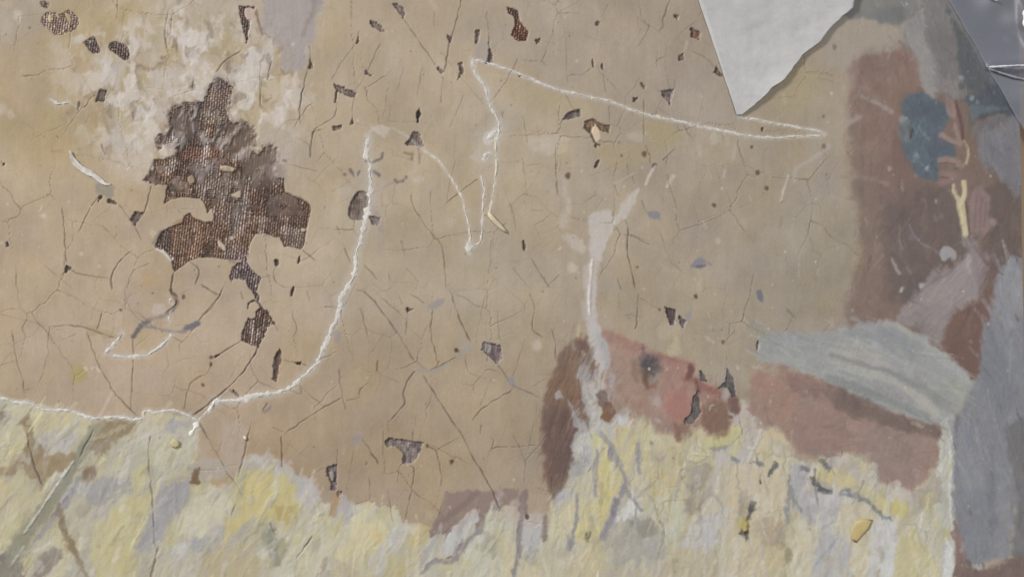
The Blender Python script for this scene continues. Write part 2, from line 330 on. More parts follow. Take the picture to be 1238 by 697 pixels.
Z(400,0,2.476); L([(528,22),(560,33),(566,65),(592,95),(586,122),(562,124),(540,105),(552,75),(549,50),(533,40)], (118,84,68), 1, False, .5)
P([(525,20),(560,33),(560,62),(545,45)], (92,82,76), 3, 1, .7)
O(2,0)
for q_, c_ in (([(105,190),(132,188),(125,205),(112,217)], BR), ([(400,103),(420,110),(412,131),(402,125)], BR), ([(773,65),(802,80),(795,97),(778,86)], BR), ([(857,133),(907,155),(900,192),(860,180)], (120,84,70)),
               ([(800,265),(822,257),(824,290),(798,291)], BR), ([(968,350),(980,318),(1016,370),(985,360)], BR), ([(713,440),(772,433),(757,502),(735,475)], (120,108,104)), ([(578,468),(600,475),(590,493),(577,488)], BR),
               ([(613,398),(637,415),(632,427)], (128,100,92)), ([(23,348),(40,370),(30,376)], BR), ([(250,560),(270,543),(322,528),(332,560),(290,572),(245,578)], (108,98,94)),
               ([(348,585),(380,573),(430,598),(467,605),(462,640),(420,632),(402,600),(375,642),(343,625)], (124,98,72)), ([(1200,618),(1207,620),(1207,640),(1200,636)], BR)): L(q_, c_, .2)
ISL([(385,612),(412,618),(420,668),(398,686),(380,645)], (204,188,162)); LS([(375,640),(400,690),(420,700)], 2, (96,84,72)); LS([(385,288),(388,322)], 1.6); LS([(430,308),(432,330)], 1.6)
O(0,1)
for q_ in ([(468,243),(494,250),(475,272)], [(518,258),(573,287),(520,282)], [(650,323),(687,330),(655,388),(623,360)], [(314,573),(348,595),(316,614)], [(33,468),(46,490),(32,492)], [(10,85),(25,92),(15,105)]): L(q_, (104,90,82), .3)
P([(468,185),(560,208),(530,255),(470,235)], (140,136,130), 4, 2, .8)
O(1,1)
L([(480,235),(505,223),(541,245),(536,340),(510,362),(453,357),(445,300)], (118,102,90), .25, True, .4, 1.9); L([(540,345),(596,350),(590,382),(560,382)], (122,110,104), .3)
P([(540,290),(600,335),(612,410),(590,415),(560,340)], (152,146,144), 4, 2, .6)
for p_, w_ in (([(545,85),(600,62),(608,35)],3.2), ([(450,122),(470,150),(496,130)],3), ([(670,172),(690,182),(722,158)],2.4), ([(565,130),(592,147)],5)): S(p_, w_, (104,98,98), 1.6, .85, 1)
S([(525,52),(528,78)], 2, (60,52,48), 1.2, .9); D(425,142,2,(120,112,112)); S([(360,222),(450,180)], 1.6, (138,130,124), 1.6, .6); S([(722,165),(640,190),(560,232)], 2, (142,136,134), 2, .7); S([(715,38),(750,45),(747,66)], 3.5, (126,112,94), 2, .8)
S([(782,0),(786,90)], 1.8, (132,124,116), 1.5, .7)
O(2,1)
for x_, y_, r_ in ((265,150,3.2),(632,45,3),(680,102,2.8),(970,290,2.2),(1180,135,2.4),(1225,210,2.4),(1150,12,1.6),(525,50,1.4),(600,590,1.4)): D(x_, y_, r_, (92,76,62), .9)
LS([(414,78),(398,108)], 3.4); LS([(52,465),(57,508)], 3); LS([(398,0),(402,10)],3)
P([(648,325),(700,318),(707,352),(665,352)], (124,124,138), 2.5, 1.5, .85); P([(860,580),(905,538),(957,580),(920,572),(905,592),(885,588)], (126,126,142), 2.5, 1.5, .9); S([(885,585),(925,580)], 3, (88,88,102), 2, .8)
O(0,2)
for p_, w_, c_ in (([(640,230),(680,175),(715,150)],5,(92,92,100)), ([(690,170),(760,190),(830,200),(890,200)],3,(128,126,130)), ([(895,190),(925,175),(950,165)],7,(96,100,112)), ([(715,150),(800,120),(845,80)],3.4,(136,132,132)),
                   ([(800,115),(838,90),(852,50),(838,20),(820,0)],2.6,(84,74,70))): S(p_, w_, c_, 2.2, .85, 1.3)
P([(735,80),(790,65),(800,110),(740,125)], (186,180,174), 4, 2, .7)
for x_, y_, r_ in ((882,35,2),(1018,325,2),(1018,358,2),(977,453,2),(583,98,1.4)): D(x_, y_, r_, (100,84,72))
LS([(1035,325),(1056,313)], 2.4); LS([(1124,486),(1152,515)], 2.4, (104,88,78)); P([(470,230),(560,235),(540,290),(480,290)], (176,166,152), 5, 2, .5)
P([(430,170),(560,215),(600,240),(430,215)], (156,140,110), 5, 2, .5)
O(1,2)
L([(85,330),(114,283),(121,330),(97,446),(79,430)], (110,90,76), .25); L([(188,350),(217,348),(212,366),(195,363)], (60,50,44), 0)
L([(1095,250),(1181,273),(1182,330),(1160,357),(1120,320),(1088,290)], (112,98,98), .2); P([(1090,250),(1135,268),(1120,310),(1090,290)], (160,156,152), 2, 1, .8)
for q_, c_ in (([(1213,430),(1240,423),(1240,476),(1215,462)], (136,136,144)), ([(33,580),(72,553),(66,582),(40,596)], (136,130,126)), ([(832,72),(902,43),(890,72),(838,102)], (146,144,142))): P(q_, c_, 2, 1.2, .9)
P([(770,365),(840,388),(950,325),(1010,270),(1042,275),(1000,312),(900,372),(850,398),(780,392)], (150,148,142), 3, 1.5, .85); P([(970,200),(1020,240),(1040,280),(980,300)], (160,156,144), 5, 2, .6)
D(962,293,2.4,(70,58,50)); L([(723,88),(757,97),(730,105)], (110,96,84), 0); P([(360,190),(400,200),(400,250),(370,240)], (146,142,142), 3, 1.5, .7)
P([(1100,20),(1160,60),(1150,240),(1060,240)], (172,162,142), 8, 3, .5)
O(2,2)
L([(733,82),(787,100),(778,170),(760,172),(748,135)], (92,78,78), .2); L([(800,120),(838,150),(822,187),(806,160)], (96,90,92), .3); P([(830,130),(870,78),(850,150)], (142,142,150), 2, 1, .9)
P([(1173,3),(1197,10),(1203,62),(1180,42)], (104,108,122), 2, 1, .9); D(880,32,2.4,(84,70,60)); LS([(1181,250),(1180,288)], 2.2, (72,66,64)); D(1016,252,1.8,(96,84,72)); D(706,95,1.6,(110,96,84))
O(1,3)
L([(340,170),(389,154),(386,282),(364,276),(352,225),(340,212)], (104,96,94), .2); ISL([(352,195),(372,190),(375,230),(362,235)], (150,142,136)); L([(385,284),(412,290),(395,312)], (104,96,94), 0)
P([(468,20),(500,13),(518,38),(490,42),(470,75)], (146,140,142), 2, 1, .9)
L([(618,40),(640,28),(802,53),(792,95),(752,152),(704,152),(710,100),(670,70),(630,66)], (122,110,104), .2); D(942,140,2.4,(84,70,60)); D(822,65,1.8,(92,78,66))
LOSS0 = LOSSM.copy()
# ---- the pale cloth along the lower edge: loaded strokes of cream, yellow, grey and lilac
CLOTH = 'cloth'
Z(0,0,1)
P([(-60,478),(0,481),(40,487),(100,500),(165,504),(215,498),(240,510),(236,560),(262,592),(285,577),(300,548),(340,560),(372,580),(385,602),(400,615),(430,611),(470,612),(490,630),(515,636),(545,640),
   (600,612),(640,640),(664,618),(672,570),(690,522),(720,470),(760,500),(830,525),(905,520),(945,535),(985,560),(1040,548),(1075,585),(1108,592),(1135,560),(1146,530),(1152,650),(1150,760),(-60,760)],
  (183,176,152), 4, 3.0, 1, reg=CLOTH, fr=9)
m_ = (REG == region(CLOTH))
sx_, sy_ = UU*.5+VV*.866, -UU*.866+VV*.5                # strokes lean down to the left
n4 = fbm((UU*.87-VV*-.35)/7, (VV*.94-UU*.1)/38, 61, 3); n5 = fbm(UU/34, VV/52, 63, 3)
COL[m_] += (n4*.06+n5*.05)[m_][:, None]*np.array([1, 1, .8]); COL[m_] += (fbm(UU/26, VV/40, 65, 2)*.10)[m_][:, None]*np.array([.25, .1, -.9])
ST = (1.9, .55)
def Q(p, col, soft=5, rag=2.8, a=.95, st=(1.9, .3)): P(p, col, soft+1, rag+.6, min(a+.05, 1), streak=st, fr=9)
REPLAY = []; S_, P_ = S, P
def S(p, wd, col, soft=1.2, a=1.0, rag=.6, h=0, reg=None):
    S_(p, wd, col, soft, a, rag, h, reg); REPLAY.append((S_at, (ox, oy, sc, p, wd, col, soft, a*.7, rag, h, None)))
def S_at(x0, y0, s, *k): Z(x0, y0, s); S_(*k)
Z(0,480,3.095)
Q([(100,60),(130,150),(180,170),(170,210),(290,220),(190,310),(160,350),(100,320),(80,270),(0,290),(-60,300),(-60,240),(70,220)], (158,140,110), 4, 3, 1, None)
Q([(0,45),(32,60),(10,140),(-40,150),(-40,40)], (146,134,110)); Q([(20,20),(100,30),(130,60),(60,80),(20,60)], (199,190,146)); Q([(10,100),(70,120),(60,220),(0,240),(-60,230),(-50,120)], (190,182,152))
Q([(140,45),(260,52),(335,88),(280,120),(150,125)], (193,183,148)); Q([(140,130),(260,120),(300,150),(220,200),(170,190)], (183,178,172))
Q([(370,85),(520,92),(440,160),(400,220),(340,200),(350,140)], (154,139,112), st=None); Q([(540,52),(640,58),(610,110),(550,120)], (192,182,152)); Q([(600,110),(680,70),(722,90),(690,120),(600,137)], (170,166,162))
Q([(690,110),(742,108),(720,240),(620,300),(560,250),(560,180),(640,150)], (185,181,156)); Q([(420,190),(540,180),(540,260),(400,290)], (180,175,156))
Q([(-40,300),(100,300),(150,360),(80,430),(-40,470)], (184,176,148)); Q([(-40,330),(20,330),(20,400),(-40,410)], (192,178,140))
S([(352,115),(300,220),(220,350),(120,480),(30,640),(0,720)], (9,20), (147,144,126), 5, .85, 1.6); S([(300,300),(240,400),(150,520)], 6, (150,146,150), 4, .7, 1.5)
S([(275,240),(200,350),(95,505)], 2.4, (206,203,196), 2, .8, 1.2, h=.6); S([(220,290),(175,345)], 7, (194,190,178), 3, .7, 1.5, h=.5); S([(90,560),(50,620)], 3, (196,192,184), 2, .6, 1, h=.4)
Q([(590,350),(700,310),(692,380),(620,500),(560,560),(500,560),(540,480),(575,420)], (164,159,158), st=None); Q([(380,300),(490,290),(480,350),(380,400),(300,340)], (164,160,156))
Q([(495,280),(555,290),(560,400),(520,510),(480,600),(440,720),(330,720),(355,500),(420,420),(490,370)], (190,181,138)); Q([(230,430),(330,400),(332,480),(270,550)], (182,176,155))
S([(225,420),(240,500),(270,560),(340,700)], (7,5), (142,126,104), 3, .85, 1.4); Q([(150,600),(230,570),(190,640),(120,690)], (152,143,128)); Q([(-40,590),(60,610),(110,720),(-60,740)], (138,131,124))
Q([(300,600),(340,640),(330,720),(200,720)], (174,168,152)); Q([(640,500),(690,400),(830,330),(872,400),(780,500),(700,520)], (193,188,164)); Q([(720,530),(790,508),(842,480),(820,540),(750,590)], (164,161,166), st=None)
Q([(600,560),(720,560),(760,600),(700,720),(580,720)], (182,176,156)); Q([(760,590),(850,550),(960,560),(960,720),(740,720)], (180,168,136)); Q([(640,560),(700,540),(690,610)], (190,188,180))
Q([(930,280),(1020,280),(1100,320),(1120,420),(1080,500),(1000,440),(900,480),(840,550),(830,470),(900,400)], (192,180,130)); Q([(1030,420),(1110,400),(1080,480)], (180,164,112)); Q([(930,300),(990,290),(970,360),(920,380)], (198,182,128))
Q([(1008,490),(1080,560),(1045,640),(1000,600)], (152,150,130), st=None); Q([(1100,300),(1190,340),(1180,440),(1130,420)], (176,171,166)); Q([(930,220),(1020,215),(1090,260),(1060,290),(960,275)], (178,170,164), 5, 3, .8)
Q([(840,100),(900,90),(930,150),(900,300),(850,250),(820,180)], (172,162,150), 5, 3, .75); Q([(730,230),(840,240),(860,290),(740,320)], (168,163,152)); Q([(1090,520),(1180,460),(1238,470),(1180,640),(1060,700)], (186,178,148))
P([(318,253),(372,265),(342,322),(314,312)], (142,121,98), 4, 2, .9); P([(703,322),(747,263),(737,312)], (128,108,84), 2.5, 1.4, .9); D(660,175,4,(196,184,134),.8,4)
O(1,3)
Q([(470,400),(600,400),(630,440),(590,560),(480,600),(430,640),(380,600),(450,470)], (196,188,154)); Q([(530,470),(605,480),(580,535)], (198,181,138)); Q([(640,465),(720,480),(690,560),(620,640),(560,720),(580,600)], (185,183,176))
Q([(760,465),(812,455),(830,510),(760,600),(700,720),(672,660),(730,560)], (184,171,128)); Q([(200,220),(290,260),(260,330),(210,350)], (181,175,173)); Q([(260,560),(330,500),(440,470),(380,600),(300,700),(220,720)], (190,184,160)); Q([(410,620),(560,590),(540,720),(400,720)], (188,178,150))
Q([(170,560),(230,500),(200,620),(140,720),(60,720)], (188,184,166)); Q([(360,330),(470,330),(470,390),(380,430)], (176,172,168)); Q([(810,380),(860,390),(840,440)], (172,160,136))
S([(388,295),(372,400)], 7, (168,144,112), 3, .85, 1); S([(420,310),(440,430)], 6, (172,168,170), 3, .7)
# the mauve shadow where the ground meets the cloth
P([(930,288),(1000,283),(1090,290),(1240,272),(1262,300),(1250,350),(1170,382),(1110,372),(1090,470),(1050,480),(1000,540),(960,600),(900,600),(960,480),(880,500),(835,505),(828,470),(880,400),(910,310)], (136,122,116), 4, 2, .95)
Q([(970,440),(1052,378),(1054,470),(980,550),(890,612),(900,520)], (186,184,178), 3, 2); Q([(1110,388),(1240,368),(1240,720),(950,720),(1000,600),(1080,490)], (186,183,164)); Q([(1090,520),(1182,515),(1160,600),(1080,560)], (168,165,142))
Q([(1190,540),(1240,530),(1240,720),(1190,720)], (190,180,152))
S([(1085,475),(1020,520),(945,625),(860,625),(795,680)], 4.5, (148,141,142), 2.5, .85, 1.2); S([(870,500),(830,570),(790,650)], 5, (168,164,162), 3, .7)
S([(1060,290),(1000,350),(870,450)], 7, (128,113,108), 4, .6)
Z(620,480,3.21)
Q([(0,400),(130,380),(140,470),(110,560),(0,560)], (176,170,160), 5, 3, .7)
P([(55,330),(150,330),(160,400),(130,470),(60,470)], (158,145,126), 5, 3, .8)
Q([(310,130),(350,160),(400,230),(422,310),(380,400),(360,480),(300,560),(253,540),(250,490),(330,380),(340,250),(320,200)], (194,184,134)); Q([(340,250),(400,260),(400,340),(350,340)], (198,186,130))
Q([(400,140),(462,108),(475,190),(460,290),(420,260),(395,190)], (193,182,138)); Q([(470,80),(520,70),(547,170),(520,190),(480,140)], (193,185,148)); Q([(145,430),(230,398),(242,440),(220,560),(140,540)], (192,184,155))
Q([(270,300),(310,260),(322,340),(280,410)], (182,178,160)); Q([(215,260),(270,205),(292,260),(240,332),(208,330)], (164,160,162), st=None); Q([(230,180),(300,120),(320,180),(300,260),(270,210)], (176,172,172))
Q([(165,350),(240,340),(245,400),(160,410)], (178,175,176)); Q([(40,480),(110,450),(120,560),(90,600),(30,600)], (178,174,172))
Q([(540,180),(620,140),(780,130),(792,280),(760,370),(700,460),(650,440),(640,370),(540,380)], (186,176,144)); Q([(530,290),(620,290),(630,370),(540,370)], (188,174,134)); Q([(660,270),(770,265),(762,380),(712,462),(668,430),(690,340)], (164,153,131), st=None)
Q([(770,150),(862,140),(850,182),(780,192)], (187,180,130)); Q([(560,400),(650,400),(660,480),(640,552),(600,540)], (184,182,160)); Q([(480,300),(540,380),(550,470),(500,420)], (186,180,160))
Q([(360,480),(500,460),(560,500),(590,600),(520,660),(400,660),(350,600)], (167,162,150)); P([(460,480),(530,470),(572,530),(510,542)], (148,143,128), 5, 3, .8); Q([(640,580),(760,590),(800,697),(560,720)], (180,170,146))
Q([(720,470),(830,420),(832,540),(720,590),(650,570)], (182,178,179)); Q([(760,300),(830,270),(820,420),(740,450)], (184,176,158)); Q([(830,260),(905,255),(905,420),(840,400)], (190,180,154)); Q([(790,200),(900,180),(900,260),(830,270),(800,300)], (182,176,166))
Q([(200,600),(360,590),(340,720),(190,720)], (186,176,144)); Q([(0,660),(100,660),(110,730),(0,730)], (190,180,152)); Q([(30,600),(90,590),(96,640),(40,656)], (164,161,150)); Q([(100,580),(190,560),(200,720),(110,720)], (184,178,156)); Q([(360,660),(560,660),(560,730),(340,730)], (178,170,148))
P([(440,388),(495,450),(400,482)], (196,194,188), 3, 2, .9); D(405,95,6,(194,192,190),.8,6)
P([(28,372),(58,366),(52,452),(22,442)], (120,108,110), 4, 2, .8); S([(36,440),(25,560),(2,700)], 4, (140,133,136), 2.5, .8); S([(126,465),(120,552)], 5, (130,118,110), 3, .8)
for p_, w_ in (([(338,138),(380,190),(410,260),(436,310),(442,360),(500,440)],(7,3)), ([(436,330),(405,420),(385,465),(350,545)],(4,8)), ([(330,205),(322,380)],3.2), ([(480,180),(492,292)],3.4), ([(252,380),(240,500),(222,592)],3.4), ([(880,150),(840,185),(770,200)],3)):
    S(p_, w_, (144,139,146), 2.4, .8, 1.2)
S([(400,400),(390,450)], 7, (124,120,130), 4, .75, 1.5); C([(530,380),(570,470),(605,555)], 1.2, .8, (112,104,100)); D(288,540,4.2,(98,94,62),.9,3); S([(395,260),(415,255)],2,(190,186,180),2,.6)
S([(220,540),(216,590)], 5, (150,146,150), 3, .6); S([(700,220),(760,226)], 2, (206,198,160), 1.5, .8, h=.5)
Z(880,480,3.212)
Q([(0,40),(60,20),(100,100),(120,200),(60,240),(0,200)], (180,174,166)); Q([(110,150),(200,130),(262,222),(200,280),(110,240)], (192,182,154)); Q([(0,130),(60,120),(50,190),(0,210)], (188,180,140))
Q([(260,250),(320,300),(300,400),(422,400),(420,480),(330,500),(260,420),(240,330)], (172,168,169), st=None); Q([(300,360),(420,370),(440,410),(340,430)], (184,177,174)); Q([(340,440),(420,440),(410,520),(350,520)], (186,183,176))
Q([(300,290),(400,280),(490,290),(560,340),(680,410),(700,455),(600,440),(500,380),(400,350)], (191,180,136)); Q([(400,225),(480,250),(532,312),(640,352),(722,342),(762,282),(780,360),(690,420),(600,370),(480,310)], (184,177,164))
Q([(600,400),(690,415),(690,450),(620,440)], (190,180,118)); Q([(740,180),(830,170),(830,420),(760,460),(730,380)], (170,162,146)); Q([(770,380),(820,390),(810,450),(750,450)], (176,166,130))
Q([(440,420),(560,440),(545,720),(490,720),(480,560),(430,500)], (189,180,154)); Q([(570,480),(652,490),(640,720),(550,720)], (190,189,185)); Q([(660,560),(760,500),(800,600),(780,720),(650,720)], (186,178,142)); Q([(700,470),(830,400),(842,520),(800,600)], (184,180,160))
Q([(0,300),(90,260),(240,330),(222,480),(130,450),(90,480),(0,440)], (190,178,153)); Q([(130,470),(230,510),(225,610),(130,560)], (172,157,134)); Q([(0,440),(120,540),(180,720),(0,720)], (188,177,153)); Q([(230,520),(330,500),(372,600),(330,720),(240,640)], (192,184,160)); Q([(370,530),(480,580),(460,720),(330,720)], (175,173,172))
Q([(160,600),(240,640),(260,720),(160,720)], (184,174,140)); P([(36,458),(84,470),(82,512),(48,522)], (180,166,98), 3, 2, .9); P([(200,560),(242,600),(230,642)], (152,146,110), 4, 2, .8); P([(60,380),(110,400),(90,450),(40,440)], (164,150,126), 4, 2, .7)
for p_, w_, c_ in (([(320,208),(392,224)],4,(136,134,134)), ([(362,245),(392,282)],5,(110,110,112)), ([(330,315),(358,358),(402,370)],5,(94,97,100)), ([(440,375),(540,400),(600,460),(632,468)],3.6,(128,130,132)), ([(186,255),(160,302)],4.4,(104,106,104)),
                   ([(238,320),(240,400),(228,485)],3.4,(142,140,142)), ([(102,405),(80,465)],4,(92,90,86)), ([(20,235),(40,245)],3,(126,126,132)), ([(100,250),(135,262)],4,(128,128,130)), ([(250,380),(285,440)],3,(134,138,130)), ([(320,460),(318,510)],3,(150,148,152)), ([(290,270),(305,280)],4,(104,104,108))): S(p_, w_, c_, 2.2, .85, 1.5)
D(60,532,4,(62,54,44),.95,2.5); D(130,335,2,(96,88,80)); D(145,40,3,(120,110,98)); D(20,70,3,(110,100,96))
S = S_
# ---- right-hand side: brown passage and figures
Z(0,0,1)
P([(1030,72),(1064,60),(1098,48),(1112,90),(1170,100),(1260,130),(1260,420),(1180,460),(1120,425),(1075,402),(1024,398),(1034,340),(1044,290),(1030,200),(1026,110)], (127,109,99), 22, 4, 1, reg='brown_passage', fr=14)
P([(1034,75),(1100,55),(1118,100),(1090,120),(1080,200),(1036,200)], (141,118,106), 14, 4, .85); P([(1030,190),(1080,190),(1075,290),(1050,390),(1028,390),(1040,290)], (136,119,106), 16, 4, .7)
P([(1070,230),(1150,230),(1180,290),(1140,340),(1090,370),(1070,320)], (107,97,95), 18, 4, .8); P([(1190,230),(1245,230),(1245,330),(1200,340)], (102,93,88), 10, 3, .8); P([(1060,200),(1100,195),(1110,240),(1070,250)], (128,104,98), 12, 4, .6)
P([(1095,345),(1120,340),(1110,375),(1090,370)], (96,94,94), 8, 3, .7)
Z(900,0,3.663)
P([(700,-60),(1300,-60),(1300,560),(1200,560),(1000,440),(860,430),(760,300),(690,150)], (122,122,120), 12, 3, 1)
P([(430,75),(560,85),(700,108),(705,190),(640,235),(520,245),(470,300),(330,285),(370,135)], (157,152,141), 8, 3, .9); P([(470,270),(520,250),(500,330),(480,400),(450,380)], (160,148,137), 9, 3, .6)
P([(475,-40),(800,-40),(750,60),(690,105),(600,100),(560,85),(440,68)], (124,128,126), 4, 2, 1, reg='sleeve'); P([(600,40),(700,30),(690,100),(590,98)], (108,116,120), 8, 3, .7); P([(480,-40),(580,-40),(560,30),(470,60)], (134,136,130), 8, 3, .7); S([(585,0),(590,30)],3,(150,150,140),2,.7)
P([(700,110),(790,58),(805,180),(842,250),(872,390),(820,442),(770,330),(745,235),(700,180)], (160,157,150), 6, 2, .95, reg='grey_drapery')
P([(790,60),(830,-20),(900,-20),(962,150),(992,330),(962,430),(872,405),(842,250),(805,170)], (134,131,128), 7, 3, .95, reg='grey_drapery'); P([(830,150),(940,180),(950,330),(880,380),(850,260)], (124,120,118), 10, 3, .7); P([(830,370),(940,360),(950,430),(850,420)], (150,146,140), 8, 3, .7)
P([(870,-40),(905,40),(960,130),(1050,260),(1100,350),(1200,470),(1225,510),(1225,540),(1130,480),(1060,430),(960,370),(950,300),(930,150)], (97,103,102), 6, 2, .95, reg='blue_sleeve')
P([(905,-40),(1060,-40),(1250,300),(1250,520),(1215,500),(1050,260)], (120,122,128), 6, 2, 1, reg='blue_sleeve'); P([(1040,180),(1120,150),(1300,170),(1300,300),(1080,310)], (150,150,160), 16, 4, .7); P([(1090,330),(1300,330),(1300,500),(1210,480)], (142,142,150), 12, 4, .7); P([(930,-40),(1100,-40),(1080,130),(1010,150)], (112,120,128), 18, 4, .7); D(960,345,2.5,(170,172,168),.8); D(962,385,4,(80,88,86),.7)
P([(640,235),(745,230),(780,330),(700,300)], (142,112,102), 8, 3, .6)
Z(1070,90,7.34)
P([(740,170),(880,120),(1000,100),(1200,320),(1200,400),(1000,340),(850,400),(760,420),(740,300)], (84,95,104), 9, 3, .95, reg='blue_sleeve')
P([(750,295),(880,290),(1000,275),(1090,300),(960,330),(830,370),(780,440),(740,420)], (112,127,124), 7, 3, .9); S([(840,390),(960,345),(1100,310)], (5,3), (76,84,94), 4, .7)
P([(770,480),(900,420),(1050,370),(1190,385),(1080,405),(950,485),(850,515),(770,520)], (107,114,124), 6, 2, .9); P([(760,140),(880,100),(870,160),(780,190)], (110,108,104), 8, 3, .7); D(775,212,3,(170,176,172),.9,2.5); D(820,248,2.5,(150,164,158),.7)
P([(825,530),(950,482),(1090,402),(1210,398),(1210,1060),(1100,1000),(950,875),(860,790),(815,640)], (132,131,135), 7, 2, 1, reg='grey_drapery'); P([(900,640),(1100,560),(1190,800),(1080,880)], (124,123,130), 16, 3, .7)
P([(140,175),(230,165),(380,190),(420,230),(545,280),(565,400),(490,520),(600,640),(605,720),(490,765),(480,925),(420,940),(360,935),(260,865),(190,765),(138,665),(130,500),(128,300)], (93,107,118), 5, 2, 1, reg='blue_flask')
P([(180,400),(300,440),(380,560),(340,800),(230,740),(160,600)], (92,117,120), 12, 4, .8); P([(430,480),(520,520),(560,640),(480,720),(420,600)], (98,104,120), 10, 4, .7); P([(140,430),(200,400),(230,570),(150,580)], (136,134,130), 6, 3, .8); P([(200,280),(360,240),(420,400),(300,400)], (90,100,112), 12, 4, .7)
S([(300,460),(335,515),(385,570)], 2.4, (140,156,158), 2, .7); D(150,390,4,(160,164,162),.8,3.5); S([(238,490),(225,565)], (3.5,2.5), (82,64,60), 2, .95); D(265,735,3.5,(150,166,170),.8,3); D(375,840,2.5,(196,200,200),.9,2); S([(0,290),(95,360),(140,390)], 4.5, (158,152,146), 2.5, .85, 1); D(40,845,2.5,(170,154,148),.8)
S([(205,750),(330,800)], 3, (126,146,150), 4, .7, 1.4)
# fingers at the flask
F1 = (153,133,130)
P([(540,205),(590,220),(632,330),(612,385),(552,345)], F1, 4, 1, .95, reg='hand'); S([(625,240),(672,430),(690,560)], 4.5, (122,96,90), 3, .8); S([(722,280),(760,400),(745,560),(765,700)], 6, (128,112,98), 4, .7)
S([(500,540),(580,585),(650,610)], 7, (154,132,126), 3, .95, reg='hand'); S([(620,450),(650,560),(665,620)], 5, (150,132,126), 3, .8, reg='hand'); S([(690,590),(735,680),(715,800)], 2.6, (190,178,140), 2, .7)
Z(1070,180,7.34)
S([(490,100),(570,95),(630,110),(680,150)], 7, (152,128,118), 3.5, .9, reg='hand'); S([(500,210),(560,220),(610,240)], 6, (146,116,116), 4, .8, reg='hand'); S([(500,300),(540,290),(570,270)], 8, (144,114,114), 5, .8, reg='hand'); S([(740,0),(730,80),(715,135)], 2.6, (196,184,148), 1.8, .8); S([(610,160),(640,165)], 3, (104,86,78), 2, .6)
P([(755,420),(800,345),(870,350),(932,450),(922,600),(995,630),(960,690),(900,760),(770,740),(745,600)], (138,119,119), 6, 2.5, .95, reg='hand'); S([(820,400),(830,560)], 4, (124,104,104), 4, .6); S([(880,440),(885,580)], 4, (128,106,106), 4, .6); S([(780,600),(790,690)],4,(118,104,108),4,.6); D(965,655,4,(158,138,136),.8)
S([(610,320),(610,385),(650,450),(660,520),(690,640),(715,760)], (2.6,8), (200,190,152), 2, .95, .5, h=.5, reg='baton'); S([(705,290),(710,380),(685,490),(700,600),(722,760)], (4,7.5), (206,196,158), 2, .95, .5, h=.5, reg='baton'); S([(650,520),(690,680)], 2, (170,158,116), 2, .6)
D(455,462,2.2,(176,164,160),.85,2); D(340,455,2.5,(146,132,130),.7); D(40,180,2.5,(160,150,142),.7); S([(160,280),(155,370)], 2.6, (150,140,132), 2.5, .7); D(270,230,2,(140,144,128),.6); S([(430,590),(450,640)], 2.5, (138,126,128), 2.5, .7); D(495,600,3,(132,124,126),.6)
Z(1070,270,7.34)
P([(180,740),(315,600),(330,530),(430,500),(560,440),(640,350),(725,290),(700,130),(765,110),(830,230),(912,350),(902,470),(850,560),(820,760),(760,900),(500,900),(100,880)], (151,135,131), 7, 2.5, 1, reg='arm')
P([(740,150),(830,230),(905,350),(890,460),(800,480),(770,330)], (144,124,122), 8, 3, .7); S([(735,290),(760,430),(775,480)], (7,3), (180,168,160), 3.5, .8); S([(715,120),(745,260)], 3.5, (120,104,102), 3, .5); P([(880,440),(960,420),(950,520),(870,640),(830,600)], (116,100,94), 10, 3, .7)
P([(925,400),(1060,380),(1000,560),(930,760),(880,760),(900,560)], (120,98,92), 9, 3, .8)
P([(490,250),(520,210),(570,210),(635,260),(632,320),(580,325),(520,330),(490,290)], (158,158,160), 3, 1, .95); P([(530,285),(570,280),(590,325),(540,330)], (112,104,106), 4, 1, .8)
S([(65,315),(95,390),(130,445)], (3.5,5), (166,158,154), 2, .9, .8, h=.3); S([(195,370),(230,430)], 3.2, (140,132,130), 2.5, .7); S([(130,30),(130,150),(165,245)], 2.4, (142,134,136), 2, .8); S([(215,10),(260,100),(350,190),(430,240),(480,285)], (3,1.8), (140,132,140), 2, .8); D(240,115,3.5,(128,120,134),.7); D(148,583,2.2,(196,190,188),.9,2); D(322,550,2.2,(196,184,178),.9,2)
O(3,2)
P([(640,90),(740,0),(820,-100),(1000,-60),(1010,20),(990,70),(890,120),(850,200),(830,270),(770,245),(715,185),(640,160)], (148,132,127), 8, 3, .9, reg='arm'); P([(700,100),(760,160),(800,240),(760,240),(700,170)], (130,116,112), 7, 2, .6)
P([(880,120),(1000,60),(1095,-20),(1060,180),(1015,400),(960,410),(855,290)], (117,91,83), 9, 3, .95, reg='brown_passage')
P([(1075,130),(1095,-30),(1130,-120),(1190,-170),(1250,-110),(1290,0),(1290,720),(880,720),(930,560),(985,430),(1020,400),(1030,250)], (144,146,152), 6, 3, 1, reg='grey_robe')
P([(1085,100),(1130,-90),(1190,-140),(1240,-60),(1240,80),(1160,200)], (162,163,165), 10, 3, .8, streak=(1.3,.3)); P([(1030,260),(1130,250),(1200,500),(1100,600),(1040,450)], (132,136,148), 12, 4, .7, streak=(1.1,.5)); P([(1180,280),(1250,300),(1250,700),(1180,600)], (146,147,152), 12, 4, .6)
S([(1200,110),(1210,145)], 2.5, (110,106,106), 2, .7)
O(3,3); P([(885,-20),(1160,-20),(1190,200),(1195,360),(1180,480),(1150,590),(950,640),(940,560),(900,400)], (143,145,150), 8, 3, 1, reg='grey_robe')
P([(1150,-20),(1300,-20),(1300,600),(1170,590),(1195,380),(1185,200)], (124,124,124), 8, 3, .95, reg='grey_robe'); P([(1060,220),(1090,220),(1090,480),(1060,560)], (124,128,142), 8, 3, .7); P([(1110,200),(1170,180),(1180,380),(1130,590),(1110,500)], (152,152,154), 7, 3, .8); P([(960,250),(1050,280),(1050,600),(960,620)], (140,144,154), 10, 4, .7)
